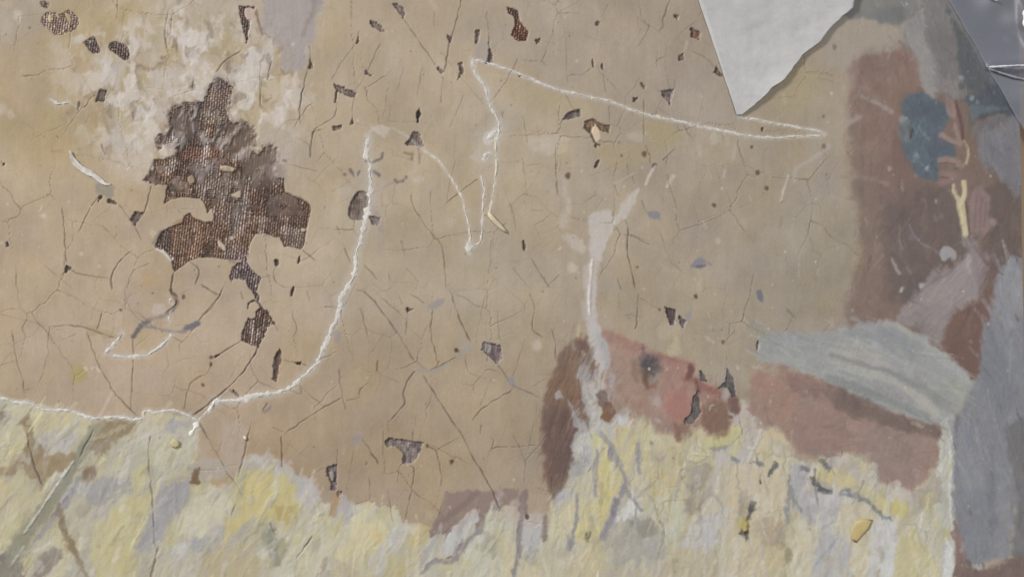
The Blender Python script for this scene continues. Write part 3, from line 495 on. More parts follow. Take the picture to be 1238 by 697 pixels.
P([(900,50),(960,20),(1000,120),(1060,250),(950,260)], (154,156,158), 8, 3, .7); S([(1000,20),(1060,110),(1110,180)], 5, (160,162,164), 4, .7); S([(970,380),(980,400)], 3, (110,112,118), 3, .7)
P([(885,440),(920,500),(960,640),(1040,660),(1120,625),(1260,585),(1300,590),(1300,760),(880,760)], (120,103,98), 5, 2, 1, reg='brown_passage'); P([(890,450),(925,480),(950,600),(900,620)], (138,112,106), 8, 3, .7); S([(960,645),(1060,650),(1150,622)], 3, (150,140,134), 3, .7)
# the white band of drapery over the shoulder
def S(p, wd, col, soft=1.2, a=1.0, rag=.6, h=0, reg=None):
    S_(p, wd, col, soft, a, rag, h, reg); REPLAY.append((S_at, (ox, oy, sc, p, wd, col, soft, a*.6, rag, h, None)))
O(3,2)
P([(-40,345),(-45,260),(0,210),(250,210),(400,180),(560,152),(640,170),(780,255),(985,432),(930,540),(900,640),(850,672),(780,645),(600,592),(440,532),(300,462),(200,402),(60,355)], (157,159,157), 6, 2.5, 1, reg='white_drapery')
P([(0,215),(280,215),(300,300),(150,310),(0,290)], (150,154,155), 12, 3, .7); P([(300,270),(430,245),(520,275),(600,380),(500,390),(330,320)], (173,172,163), 8, 3, .85, streak=(.4,.4)); S([(310,340),(500,400),(700,490),(800,590)], (8,13), (176,173,163), 6, .85, 2)
S([(300,310),(450,360),(600,400),(720,470)], 4.5, (134,136,136), 4, .7, 1.5); S([(290,420),(480,490),(640,560),(770,610)], (9,7), (138,142,138), 4, .8, 1.5); S([(560,195),(660,260),(700,320)], 12, (142,144,146), 9, .7, 2); S([(570,165),(650,185),(800,290),(940,420)], 6, (168,169,162), 4, .8, 1.2)
S([(640,420),(740,470),(850,560)], 9, (142,144,140), 7, .7, 2); S([(380,210),(520,230),(600,290)], 7, (146,148,150), 6, .7, 2); P([(880,480),(985,440),(940,560),(900,640)], (166,167,158), 6, 2, .8); S([(0,325),(120,345),(220,390)], 6, (164,164,158), 5, .7); S([(700,380),(860,480),(900,540)], 8, (158,158,152), 7, .6)
S = S_
# bare shoulder below it
Z(0,0,1)
P([(906,470),(918,448),(934,440),(965,448),(1003,465),(1050,488),(1100,508),(1142,518),(1140,545),(1128,565),(1106,590),(1072,582),(1042,548),(1002,552),(968,548),(945,520),(915,506),(908,492)], (160,134,122), 5, 3, 1, reg='shoulder')
P([(908,455),(940,445),(965,470),(960,510),(925,500)], (168,134,118), 12, 4, .8); P([(1040,520),(1120,530),(1100,585),(1060,575)], (152,134,127), 12, 4, .8); P([(960,500),(1010,500),(1010,545),(965,545)], (154,125,115), 12, 4, .6)
P([(1000,462),(1050,484),(1100,506),(1142,518),(1140,532),(1090,520),(1040,506),(1010,490)], (116,101,95), 7, 2, .85); D(1035,487,5,(104,92,92),.7,7); P([(950,450),(1000,466),(1010,482),(960,475)], (140,112,106), 8, 3, .7); S([(912,444),(922,446)],5,(176,166,150),4,.8)
for x_, y_ in ((975,472),(962,506),(932,483),(1110,514),(940,520)): D(x_, y_, 1.5, (182,166,156), .8, 2)
S([(1108,510),(1113,517)], 3, (160,156,150), 2, .8)
P([(1138,518),(1153,516),(1151,600),(1153,650),(1150,760),(1136,760),(1141,640),(1134,580)], (179,179,168), 4, 2, .95, reg=CLOTH); S([(1150,530),(1149,600),(1152,640)], 3, (196,196,188), 2.5, .8, .8, h=.5); P([(1140,662),(1151,660),(1151,760),(1139,760)], (196,196,193), 3, 1.5, .9); P([(1138,636),(1150,640),(1150,652),(1140,650)], (176,170,128), 4, 2, .8)
S([(1157,500),(1155,540)], 4, (112,112,108), 3, .6); S([(1133,540),(1134,556)],3,(150,122,104),3,.7)
# ---- the head: hair, face
Z(640,395,4.7615)
P([(290,65),(345,100),(380,220),(375,300),(300,330),(335,450),(362,560),(275,640),(235,760),(215,860),(170,960),(130,985),(95,840),(80,700),(75,600),(80,480),(110,330),(160,200),(230,95)], (139,110,92), 7, 2.5, 1, reg='hair')
P([(170,240),(300,280),(310,420),(250,440),(150,420),(130,330)], (151,114,86), 14, 4, .85, streak=(1.9,.4)); P([(90,480),(250,470),(290,600),(220,820),(150,900),(100,800)], (117,93,85), 14, 4, .9, streak=(1.9,.4)); P([(280,75),(345,105),(375,220),(320,230),(280,150)], (132,104,92), 9, 3, .8); P([(200,220),(290,150),(370,230),(260,260)], (150,120,96), 9, 3, .6)
P([(215,690),(250,660),(240,780),(190,850)], (110,88,86), 8, 3, .8)
P([(385,22),(470,28),(560,68),(640,98),(700,138),(800,172),(920,203),(948,213),(940,270),(990,310),(1050,338),(1100,368),(1142,420),(1148,560),(1132,625),(1040,632),(1000,582),(940,612),(870,652),(830,602),(740,612),(700,562),(600,522),(500,502),(450,400),(435,240),(400,120)], (176,141,121), 6, 2, 1, reg='face')
P([(400,25),(480,35),(640,100),(640,160),(560,140),(440,90)], (182,132,114), 10, 3, .85); P([(700,145),(920,205),(935,260),(860,290),(760,240)], (178,128,113), 10, 3, .85); P([(780,370),(860,350),(930,400),(920,500),(840,545),(790,490)], (184,124,110), 16, 4, .7); P([(780,260),(930,280),(900,380),(800,360)], (180,134,118), 14, 4, .7)
P([(480,260),(620,260),(640,420),(520,480)], (174,146,124), 14, 4, .7); P([(560,360),(700,350),(680,500),(580,510)], (172,134,112), 14, 4, .6); P([(1000,440),(1080,400),(1148,480),(1140,615),(1050,625),(1000,560)], (143,110,90), 9, 3, .95); P([(830,560),(950,560),(940,610),(870,650)], (150,110,92), 7, 3, .85); P([(960,320),(1060,360),(1090,440),(1000,470),(970,400)], (170,124,110), 8, 3, .8)
P([(450,120),(560,150),(600,230),(480,240)], (180,148,126), 12, 4, .6); P([(700,500),(800,540),(830,600),(740,610)], (168,136,120), 8, 3, .7)
# eye, brow
P([(645,190),(690,165),(735,185),(745,250),(700,300),(660,260)], (112,102,98), 9, 3, .9); P([(670,190),(715,190),(730,235),(690,265),(668,240)], (78,78,82), 6, 2, .9); S([(672,250),(668,300),(680,345)], (7,4), (116,88,72), 5, .85); S([(600,200),(625,270),(620,310)], 5, (150,116,100), 6, .7); P([(690,285),(735,260),(750,290),(720,330)], (168,150,144), 6, 2, .7); S([(655,110),(660,160)], 4, (150,110,112), 4, .8)
D(690,240,1.7,(206,206,206),.95,1.6); S([(690,345),(720,345)], 3, (146,100,84), 4, .7); S([(740,170),(790,240)], 3, (196,160,144), 4, .5); D(732,428,6,(196,174,164),.85,7); D(620,190,3,(184,160,146),.7); S([(785,232),(795,246)], 2, (206,190,178), 1.6, .8)
# nostril, lips
P([(915,212),(942,225),(945,270),(905,300),(915,255)], (128,86,82), 4, 1.5, .9, ); S([(895,300),(960,310),(1020,350),(1092,385)], (6,8), (164,100,92), 5, .6); S([(965,310),(975,380)], 4, (118,78,76), 3, .8)
L([(890,545),(905,520),(930,500),(945,400),(975,370),(985,470),(992,490),(945,550),(900,560)], (102,97,92), .2, rag=.8, depth=1.2); L([(980,250),(1000,262),(1022,312),(990,305)], (98,92,90), 0, depth=1.2); L([(1140,240),(1170,300),(1190,395),(1165,400),(1145,345),(1090,355),(1130,310)], (100,97,94), .2, depth=1.2)
P([(1105,390),(1130,345),(1155,390),(1130,420)], (166,162,158), 4, 1.5, .9); P([(1148,420),(1185,390),(1205,440),(1203,500),(1160,490)], (132,98,88), 4, 1.5, .9, reg='face'); S([(1040,475),(1045,452),(1062,450)], 2, (200,180,168), 1.5, .9); S([(1075,480),(1085,465)],2,(196,172,160),1.5,.7)
P([(1148,500),(1190,500),(1200,570),(1160,570)], (172,168,166), 5, 3, .9); D(1160,520,2.4,(110,92,90))
# scuffed filler smeared over the hair and the temple
GS = (181,178,176)
P([(268,268),(320,222),(372,250),(392,400),(420,520),(500,500),(570,560),(500,640),(400,720),(300,740),(255,700),(285,600),(230,440),(300,520),(345,560),(310,430),(292,330)], GS, 4, 3, .95, streak=(1.8,.55))
P([(345,-10),(400,-10),(420,60),(455,120),(455,230),(400,240),(370,150)], (189,184,183), 5, 2, .95, streak=(1.6,.35)); P([(420,250),(470,250),(500,330),(480,430),(430,350)], (182,170,164), 6, 3, .7, streak=(1.8,.6))
P([(418,432),(470,438),(492,500),(470,547),(430,532)], (132,100,78), 4, 2, .95); P([(383,390),(430,368),(455,440),(410,450)], (124,104,98), 5, 2, .85); S([(355,255),(362,290)], 4, (130,118,116), 3, .7); P([(150,402),(175,353),(197,402),(180,412)], (186,178,172), 3, 1.5, .9); S([(222,420),(250,500),(300,560)], 2.6, (184,176,172), 2, .8); S([(250,85),(256,130)], 3.5, (180,166,154), 3, .7); D(312,156,3,(188,172,158),.9,2.5)
P([(330,440),(380,430),(380,520),(345,510)], (188,184,164), 5, 2, .8); P([(460,270),(490,290),(485,320),(460,310)], (190,180,178), 4, 2, .8); D(545,535,9,(192,190,190),.8,8); P([(720,525),(760,545),(750,565)], (192,180,180), 3, 1.5, .8); P([(370,600),(450,640),(440,700),(360,690)], (194,188,140), 5, 3, .8); P([(500,600),(590,590),(600,680),(520,700)], (190,178,134), 5, 3, .8); P([(600,510),(690,520),(710,600),(680,680),(630,620)], (186,176,146), 5, 3, .85); D(705,660,3.5,(140,122,120),.8)
P([(840,55),(872,130),(850,165),(800,155)], (184,173,148), 5, 2, .75); S([(1025,62),(1065,90)], 3, (176,166,154), 3, .7); D(45,110,5.5,(180,172,156),.8,5); S([(285,0),(282,50)], 3, (186,176,140), 3, .7)
P([(940,590),(1000,570),(1020,640),(950,680)], (186,178,150), 6, 3, .8); P([(1060,610),(1190,590),(1190,640),(1060,650)], (188,180,136), 5, 3, .8)
# ---- white smear running down the middle
WS = (187,185,181)
O(2,1)
P([(375,330),(470,318),(480,352),(540,260),(607,203),(603,240),(562,330),(500,385),(452,470),(432,545),(400,552),(370,520),(368,430)], WS, 3, 1.5, .9, streak=(1.9,.3))
S([(405,520),(385,600),(375,697),(375,780)], (14,11), (186,182,178), 5, .85, 1.5); S([(382,560),(372,700),(370,800)], 2.4, (214,212,210), 2, .9, .8, h=.6); S([(640,190),(660,140),(685,105)], (3,4), (196,190,182), 2, .85); S([(742,200),(768,152)], (3,6), (188,182,174), 3, .8)
S([(245,180),(250,240),(270,290),(240,385)], (5,8), (182,176,164), 5, .7, 1.5); P([(238,430),(320,440),(352,495),(325,525),(255,475)], (184,178,170), 4, 2, .75); D(290,592,5.2,(190,182,164),.85,4); S([(355,590),(352,680)], 7, (184,178,170), 5, .7); S([(1070,5),(1066,65)], 4, (180,174,166), 4, .7); S([(1024,120),(1015,160)], 2.4, (184,178,170), 2, .7); S([(895,15),(905,50)], 4, (176,170,156), 4, .7); S([(600,130),(540,160),(490,185)], 1.8, (182,174,162), 2, .5); P([(90,0),(200,0),(195,40),(110,30)], (190,182,170), 5, 2, .7); P([(205,0),(260,0),(245,40),(210,30)], (188,178,154), 4, 2, .7); S([(220,500),(230,490)],2,(206,198,188),1.5,.8)
P([(695,560),(745,580),(800,610),(730,615)], (170,162,142), 6, 2, .6); S([(720,410),(730,450)], 3.5, (172,164,148), 4, .6); S([(920,370),(930,395)], 2.5, (180,172,158), 2.5, .7); D(990,465,3,(178,170,158),.7); S([(905,650),(900,700)], 5, (174,164,146), 4, .6); P([(420,670),(510,655),(515,697),(420,697)], (154,150,142), 6, 2, .6)
O(2,2)
S([(378,-20),(375,80),(387,200),(402,300),(432,365)], (12,15), (183,180,179), 4, .9, 1.6); S([(368,-20),(366,60),(372,120)], 2.4, (214,212,210), 2, .85, .7, h=.5); S([(335,60),(345,130)], 5, (176,172,166), 5, .7)
P([(700,180),(790,170),(800,220),(720,230)], (170,162,142), 7, 3, .6); D(118,268,5,(182,174,158),.8,4); S([(930,225),(970,255)], 2.5, (172,166,156), 2.5, .6); S([(1080,370),(1085,380)], 3, (190,182,164), 2, .7)
O(2,0); P([(80,650),(250,660),(240,697),(80,697)], (190,182,170), 6, 3, .65); P([(550,640),(640,630),(620,680),(560,675)], (184,178,160), 6, 2, .55); P([(960,650),(1000,645),(1000,690),(965,695)], (182,176,160), 5, 2, .65); D(185,100,8,(178,170,154),.6,10); S([(400,30),(410,90)], 5, (176,168,154), 5, .6); S([(840,200),(820,255)], 2.6, (180,174,158), 3, .7); S([(1020,640),(1040,697)],3,(176,170,156),3,.6)
O(1,0); P([(960,450),(1080,480),(1090,580),(960,560)], (178,170,150), 10, 3, .5); P([(545,605),(640,620),(610,655),(560,640)], (196,190,182), 4, 2, .75); S([(525,650),(545,697)], 3, (190,184,174), 3, .7); S([(840,0),(860,40)], 5, (182,174,164), 5, .6); P([(1100,645),(1160,615),(1172,655),(1120,697),(1095,690)], (200,197,192), 3, 1.5, .9); P([(20,560),(100,610),(160,640),(60,660)], (176,168,150), 6, 3, .5)
O(1,1); P([(590,190),(620,180),(600,290),(560,280)], (176,168,160), 5, 2, .6); S([(770,60),(765,120),(740,140)], 3, (186,178,162), 3, .6); S([(600,235),(606,300)], 3, (164,146,116), 3, .6); P([(1030,60),(1075,90),(1070,30)], (190,184,174), 5, 2, .5); D(930,370,6,(180,172,158),.5,8); P([(380,200),(450,210),(440,240),(380,235)], (182,174,160), 6, 2, .5); P([(740,150),(800,150),(790,180),(745,180)], (190,182,172), 5, 2, .6)
O(0,1); S([(560,15),(585,70),(622,125)], 3, (194,188,178), 3, .75); S([(700,70),(625,115)], 2, (188,182,172), 2.5, .6); P([(540,120),(650,150),(600,210),(540,200)], (184,172,148), 7, 3, .5); S([(190,320),(205,290)], 2, (200,190,172), 1.5, .8); D(210,345,3,(200,190,172),.8,2.5); D(392,520,2.5,(196,186,168),.7); D(735,425,4,(194,182,160),.6); D(720,640,8,(174,150,116),.6,10); D(150,235,2,(192,180,160),.7); D(480,585,2,(196,186,170),.7)
O(0,2); S([(545,480),(495,575),(472,612)], 2.4, (192,184,172), 2.5, .75); S([(600,410),(550,480)], 2, (180,168,140), 2.5, .6); S([(440,382),(460,375),(482,392)], 2, (206,200,188), 1.4, .85); D(180,225,7,(178,170,152),.6,8); D(20,30,8,(184,172,152),.5,9); D(415,378,2.5,(196,190,172),.8,2); S([(820,50),(835,75)],2,(196,190,182),2,.6)
O(3,0); S([(405,418),(490,425)], 2.6, (158,142,132), 3, .6); S([(450,455),(540,505),(655,575)], (4.5,4.5), (160,150,144), 2.5, .85, 1); S([(375,610),(440,565)], 7, (164,156,148), 4, .75); D(545,380,3,(158,140,130),.6); D(585,385,3,(156,136,128),.6); S([(75,460),(85,500)], 3.5, (182,172,152), 3.5, .6)
D(325,228,2.5,(116,110,98),.85,2); D(635,200,2.5,(128,112,102),.6); D(268,562,1.6,(112,98,82),.8)
O(3,1); S([(130,170),(135,120),(180,90),(260,40),(295,5)], (4,5), (170,164,158), 3, .8, 1); S([(60,270),(100,150)], 2, (190,184,176), 1.5, .85); S([(360,155),(480,160),(580,188)], (4,4), (146,132,126), 3, .75); S([(110,20),(110,60)], 4, (166,158,146), 4, .5); D(270,5,2.5,(104,98,94),.8); S([(150,540),(150,630)], 2, (168,160,152), 2, .6); S([(515,465),(525,510)], 3, (146,134,128), 3, .6)
for x_, y_ in ((335,480),(250,380),(240,600),(990,470),(310,350),(430,400),(470,350)): S([(x_, y_), (x_+8, y_+28)], 1.8, (170,162,146), 2, .55)
S([(185,380),(220,500)], 1.4, (130,122,108), 1.6, .6); S([(70,340),(60,400)], 1.6, (134,124,106), 2, .5)
O(3,2); S([(100,100),(130,135)], 2.4, (112,104,92), 2, .7); D(408,98,1.8,(176,168,148),.8,1.6); S([(310,140),(310,185)], 4, (166,158,146), 4, .6); D(1000,95,2,(150,142,140),.8); D(975,250,2,(156,146,142),.7); D(1005,318,2,(150,146,142),.7); D(25,385,6,(170,162,146),.7,5)
# ---- the hand of the painter: edges dragged and broken, tones worked into each other, colours dulled by age
def sample(A, x, y):
    x = np.clip(x-U0, 0, NW-1.001); y = np.clip(y-V0, 0, NH-1.001)
    ix, iy = x.astype(int), y.astype(int); fx, fy = (x-ix)[..., None], (y-iy)[..., None]
    return (A[iy, ix]*(1-fx)+A[iy, ix+1]*fx)*(1-fy)+(A[iy+1, ix]*(1-fx)+A[iy+1, ix+1]*fx)*fy
def boxblur(A, r):
    for ax in (0, 1):
        pad = [(0, 0)]*A.ndim; pad[ax] = (r+1, r)
        c_ = np.cumsum(np.pad(A, pad, mode='edge'), axis=ax); n_ = A.shape[ax]
        A = (np.take(c_, range(2*r+1, 2*r+1+n_), axis=ax)-np.take(c_, range(0, n_), axis=ax))/(2*r+1)
    return A
isc = (REG == REGN.index('cloth')).astype(float); isf = ((REG > 0)*(1-isc))
scuff = np.clip(1.3-np.maximum(np.hypot((UU-230)/190, (VV-90)/120), 0), 0, 1)*(REG == 0)
free = np.clip(1-boxblur(LOSSM, 2)*3, 0, 1)
isc, isf, scuff = [boxblur(m_, 3)*free for m_ in (isc, isf, scuff)]
am1 = 4.5*isc+.8*isf+4*scuff+1.2*free; am2 = 2.6*isc+.7*isf+3*scuff+.6*free
dx_ = am1*fbm(UU/15, VV/19, 101, 3)+am2*fbm(UU/4.5, VV/5.5, 103, 2); dy_ = am1*1.3*fbm(UU/15, VV/19, 105, 3)+am2*1.5*fbm(UU/4.5, VV/5.5, 107, 2)
W1 = sample(COL, UU+dx_, VV+dy_)
SM = boxblur(boxblur(W1, 2), 2)
kb = np.clip(.16*isf+.12*isc, 0, 1)[..., None]
COL = W1*(1-kb)+SM*kb
# scumble: broken half-tones of grey white, lilac and cream over the cloth
for sd_, c_, a_, thr in ((111,(188,186,182),.18,.14),(117,(166,162,166),.25,.26),(123,(194,186,158),.12,.16),(129,(152,144,132),.3,.30),(135,(204,202,196),.4,.34)):
    f_ = fbm(UU/17+VV/40, VV/30-UU/60, sd_, 4); g_ = np.clip((f_-thr)*5, 0, 1)*a_*isc
    COL = COL*(1-g_[..., None])+np.array(c_)/255*g_[..., None]
for sd_, k_ in ((141, .05), (147, -.045)):
    f_ = np.clip(fbm(UU/10, VV/12, sd_, 4)-.05, 0, 1); COL *= (1+k_*2.2*f_*isf)[..., None]
cm_ = COL[REG == REGN.index('cloth')].mean(0); COL = COL+(COL-cm_)*.30*isc[..., None]
lum = (COL@np.array([.3, .59, .11]))[..., None]
COL = COL*(1-.05*isf[..., None])+isf[..., None]*np.array([.046, .034, .026])
COL = COL*(1+.05*isc[..., None])+isc[..., None]*np.array([.006, .0, -.004])
sat = (1-.20*np.clip(isf+isc*1.15, 0, 1))[..., None]
COL = lum+(COL-lum)*sat
bgk = (1-np.clip(isf+isc, 0, 1))[..., None]
lum = (COL@np.array([.3, .59, .11]))[..., None]
COL = lum+(COL-lum)*(1+.0*bgk-.22*np.clip(LOSSM, 0, 1)[..., None])
COL += bgk*np.array([.034, .020, .012])

# lilac and blue notes have greyed
cb_ = np.clip((COL[..., 2]-(COL[..., 0]+COL[..., 1])/2)/.07+.45, 0, 1)[..., None]
lum = (COL@np.array([.3, .59, .11]))[..., None]; COL = lum+(COL-lum)*(1-(.25+.6*isc[..., None])*cb_)
# ragged rim of the big loss: brown stain and grey ground dragged over the edge
rim = boxblur(boxblur(LOSSM, 5), 4); up_ = np.clip((235-VV)/40, 0, 1)*np.clip((VV-70)/30, 0, 1)*np.clip((UU-150)/30, 0, 1)*np.clip((360-UU)/20, 0, 1)
g_ = np.clip(rim/.9, 0, 1)*(LOSSM < .4)*up_*np.clip((fbm(UU/6, VV/9, 231, 4)+.12)*3, 0, 1)*.62
COL = COL*(1-g_[..., None])+np.array([130,116,104])/255*g_[..., None]
# single brush marks: thin loaded streaks, each a little lighter or darker than what it lies on
rb = np.random.RandomState(21)
def marks(nm, n, ang, spread, ln, wd, amp, hg):
    idx = np.argwhere((REG == REGN.index(nm)) & (LOSSM < .1))
    if len(idx) == 0: return
    Z(0, 0, 1)
    for k in range(n):
        y_, x_ = idx[rb.randint(len(idx))]; a_ = ang(x_+U0)+rb.normal(0, spread); l_ = rb.uniform(*ln); c_ = COL[y_, x_]*255*(1+rb.normal(0, amp))+rb.normal(0, 3, 3)
        dx, dy = math.cos(a_)*l_/2, math.sin(a_)*l_/2; b_ = rb.normal(0, l_*.06)
        S([(x_+U0-dx, y_+V0-dy), (x_+U0+b_, y_+V0-b_), (x_+U0+dx, y_+V0+dy)], (rb.uniform(*wd), rb.uniform(.4, 1.4)), np.clip(c_, 20, 225), rb.uniform(1.2, 2.4), rb.uniform(.25, .7), .9, h=hg*rb.uniform(-.4, 1))
marks('cloth', 1250, lambda x: np.interp(x, [0, 350, 650, 1150], [2.2, 2.05, 1.8, 1.6]), .28, (8, 44), (1.2, 4.5), .06, .22)
DAB = [(206,203,194),(200,192,160),(198,186,140),(186,184,178),(172,168,168),(204,196,170),(160,148,124)]
idx_ = np.argwhere(REG == REGN.index('cloth')); Z(0, 0, 1)
for k in range(430):
    y_, x_ = idx_[rb.randint(len(idx_))]; a_ = np.interp(x_+U0, [0, 350, 650, 1150], [2.2, 2.0, 1.75, 1.6])+rb.normal(0, .25); l_ = rb.uniform(10, 42); dx, dy = math.cos(a_)*l_/2, math.sin(a_)*l_/2
    c_ = np.array(DAB[rb.choice(7, p=[.24, .2, .14, .14, .1, .12, .06])])*.55+COL[y_, x_]*255*.45
    S([(x_+U0-dx, y_+V0-dy), (x_+U0+rb.normal(0, 2), y_+V0), (x_+U0+dx, y_+V0+dy)], (rb.uniform(3, 9), rb.uniform(1, 4)), c_, rb.uniform(2, 4), rb.uniform(.35, .8), 1.8, h=rb.uniform(.1, .5))
marks('grey_robe', 160, lambda x: 1.25, .2, (20, 70), (1.5, 5), .045, .35)
marks('white_drapery', 170, lambda x: .45, .2, (15, 60), (1.5, 5), .045, .4)
marks('arm', 70, lambda x: 2.4, .4, (8, 30), (1.5, 4), .04, .3); marks('face', 130, lambda x: 1.9, .6, (5, 18), (1, 3.5), .05, .3); marks('hair', 150, lambda x: 1.9, .2, (10, 45), (1, 3), .08, .3)
marks('shoulder', 120, lambda x: .6, .5, (8, 34), (1.5, 5), .04, .3); marks('brown_passage', 220, lambda x: 1.5, .5, (10, 40), (1.5, 5), .06, .2); marks('grey_drapery', 90, lambda x: 1.1, .4, (10, 36), (1.5, 4), .05, .3); marks('blue_flask', 50, lambda x: 1.2, .6, (6, 22), (1, 3.5), .08, .3); marks('blue_sleeve', 50, lambda x: .8, .5, (8, 30), (1.5, 4), .07, .3)
for f_, a_ in REPLAY: f_(*a_)
# grey veins where the cloth paint has broken up
vm_ = isc*np.clip((UU-640)/60, 0, 1)*np.clip((670-VV)/50, .25, 1); vu_, vv_ = UU+8*fbm(UU/12, VV/12, 301, 2), VV+8*fbm(UU/12, VV/12, 303, 2)
for sd_, sx_, sy_, c_, a_ in ((305,26,44,(138,136,138),.42),(309,17,30,(150,146,146),.3)):
    r_ = np.clip(1-np.abs(fbm(vu_/sx_, vv_/sy_, sd_, 2))*17, 0, 1)*np.clip(fbm(UU/40, VV/34, sd_+1, 2)*4+.1, 0, 1)*vm_*a_
    COL = COL*(1-r_[..., None])+np.array(c_)/255*r_[..., None]; HGT -= .5*r_
# ---- crisp accents laid last: darker drawing in the cloth, features of the face, fingers
Z(640,395,4.7615)
P([(800,380),(870,360),(935,400),(925,500),(850,545),(795,490)], (176,116,103), 14, 4, .4); P([(1010,450),(1080,410),(1145,480),(1138,612),(1050,622),(1005,560)], (136,106,88), 8, 3.5, .6)
P([(635,180),(690,155),(745,178),(755,255),(705,305),(650,270)], (124,110,103), 11, 4, .7); P([(660,190),(712,180),(738,225),(722,265),(690,275),(662,245)], (82,79,80), 8, 3.5, .8); S([(674,262),(668,305),(682,350)], (8,3), (112,86,72), 5, .7, 1.5); S([(612,185),(598,240),(612,305)], 3.5, (138,110,96), 5, .5, 1.2); S([(655,108),(664,165)], 3.4, (136,102,102), 4, .6, 1.2); S([(690,345),(725,342)], 3, (136,98,84), 4, .5, 1.2)
D(690,241,1.5,(204,204,206),.9,1.5); P([(700,285),(740,262),(752,292),(722,330)], (172,156,150), 6, 2.5, .5)
S([(480,38),(560,74),(640,102)], 3, (158,118,104), 4, .3, 1.5); S([(720,150),(800,178),(930,210)], 3, (158,112,100), 4, .35, 1.5); P([(918,212),(944,222),(946,268),(905,302),(918,255)], (116,82,78), 5, 2.5, .75)
S([(890,302),(950,312),(1010,345),(1050,362)], (3,6), (148,98,92), 4, .5, 1.8); S([(1040,360),(1098,388)], (6,4), (156,104,96), 4, .5, 1.8); S([(966,312),(976,378)], 4, (104,78,74), 3, .7, 1.2)
P([(735,400),(760,440),(745,465),(712,450),(705,410)], (186,170,160), 7, 3, .5); S([(845,560),(870,645)], 4, (130,98,84), 4, .5, 1.4); S([(1040,470),(1044,452),(1062,450)], 2, (196,180,168), 1.6, .7, .8); P([(1150,420),(1185,392),(1206,440),(1203,500),(1162,490)], (122,94,86), 5, 2.5, .75); S([(1085,355),(1135,345)], 3, (104,92,88), 3.5, .5, 1.2)
S([(430,95),(520,110),(600,165)], 6, (184,150,132), 6, .35, 2); S([(520,300),(600,330),(640,420)], 7, (178,152,132), 7, .35, 2)
for k_ in range(60):
    x_, y_ = 440+((k_*97) % 690), 120+((k_*61) % 470); S([(x_, y_), (x_+20-(k_ % 5)*9, y_+26+(k_ % 7)*3)], 2.2, [(190,160,142),(150,116,100),(168,132,112),(140,108,94)][k_ % 4], 2.5, .28 if y_ > 60+.36*(x_-420) else 0, 1.4)
for x_, y_ in ((140,380),(175,300),(205,220),(150,470),(120,560),(180,560),(215,480)): S([(x_+30, y_-70), (x_+8, y_), (x_-6, y_+80)], 3, (104,82,70), 3, .3, 1.2); S([(x_+42, y_-60), (x_+22, y_), (x_+8, y_+70)], 2, (158,126,102), 2.5, .3, 1.2)
Z(1070,90,7.34)
F1 = (152,133,128)
P([(540,205),(590,220),(632,330),(612,385),(552,345)], F1, 3, .8, .85); S([(628,240),(676,430),(692,570)], 3.6, (106,82,76), 2, .8); S([(500,540),(580,588),(655,612)], 6, F1, 3, .7, .9); S([(500,565),(570,612),(640,636)], 1.8, (104,88,86), 1.6, .6); S([(622,440),(650,560),(668,622)], 4.6, (152,132,124), 2, .8, .4); S([(720,290),(752,400),(742,560),(765,690)], 3.4, (124,108,92), 2, .6)
Z(1070,180,7.34)
S([(490,100),(570,94),(630,108),(682,150)], 6, (150,130,121), 3, .7, .9); S([(492,128),(570,124),(625,140)], 1.8, (100,84,80), 1.6, .6); S([(500,210),(560,220),(612,240)], 5, (146,120,117), 3, .65, .9); S([(500,300),(540,290),(572,268)], 6, (144,118,115), 3.4, .6, 1); S([(500,250),(560,256)], 2, (102,84,82), 2, .55)
for p_, w_ in (([(775,720),(770,560),(790,420),(800,350)],5.5), ([(815,720),(822,540),(835,400),(842,345)],5.5), ([(860,720),(872,560),(882,430),(870,370)],5), ([(890,720),(905,600),(918,500),(905,430)],4.6), ([(880,740),(930,690),(985,640)],5.5)): S(p_, (w_, w_*.8), (148,126,122), 3, .55, .9)
for p_ in ([(796,690),(802,540),(815,420)], [(842,690),(850,540),(860,430)], [(880,690),(890,580),(898,480)]): S(p_, 1.8, (104,90,88), 2.4, .35)
S([(690,290),(706,380),(690,480),(700,600),(724,770)], (4,7.4), (200,190,156), 2, .8, .6, h=.4); S([(608,325),(612,385),(648,450),(662,520)], (2.6,4), (192,182,150), 2, .75, .6, h=.3); S([(722,480),(735,640),(748,760)], 1.8, (110,92,76), 1.6, .6)
Z(0,0,1); P([(1080,106),(1106,108),(1094,120),(1088,140),(1080,140)], (138,116,104), 6, 2, .9); P([(1080,160),(1089,168),(1096,190),(1108,206),(1080,212)], (128,108,100), 6, 2, .9); P([(1128,112),(1150,118),(1150,135),(1138,122)], (126,110,100), 6, 2, .7)
Z(1070,270,7.34); S([(220,690),(330,590),(440,505),(560,445),(650,355),(725,292)], 3, (120,106,102), 3, .5); S([(740,120),(820,240),(905,360)], 3, (112,96,92), 3, .5); P([(420,560),(640,430),(740,380),(760,520),(560,660),(380,720)], (164,147,141), 14, 4, .55)
P([(490,250),(520,210),(570,210),(635,260),(632,320),(580,300),(520,330),(490,290)], (166,166,168), 2.4, .8, .9)
Z(640,395,4.7615)
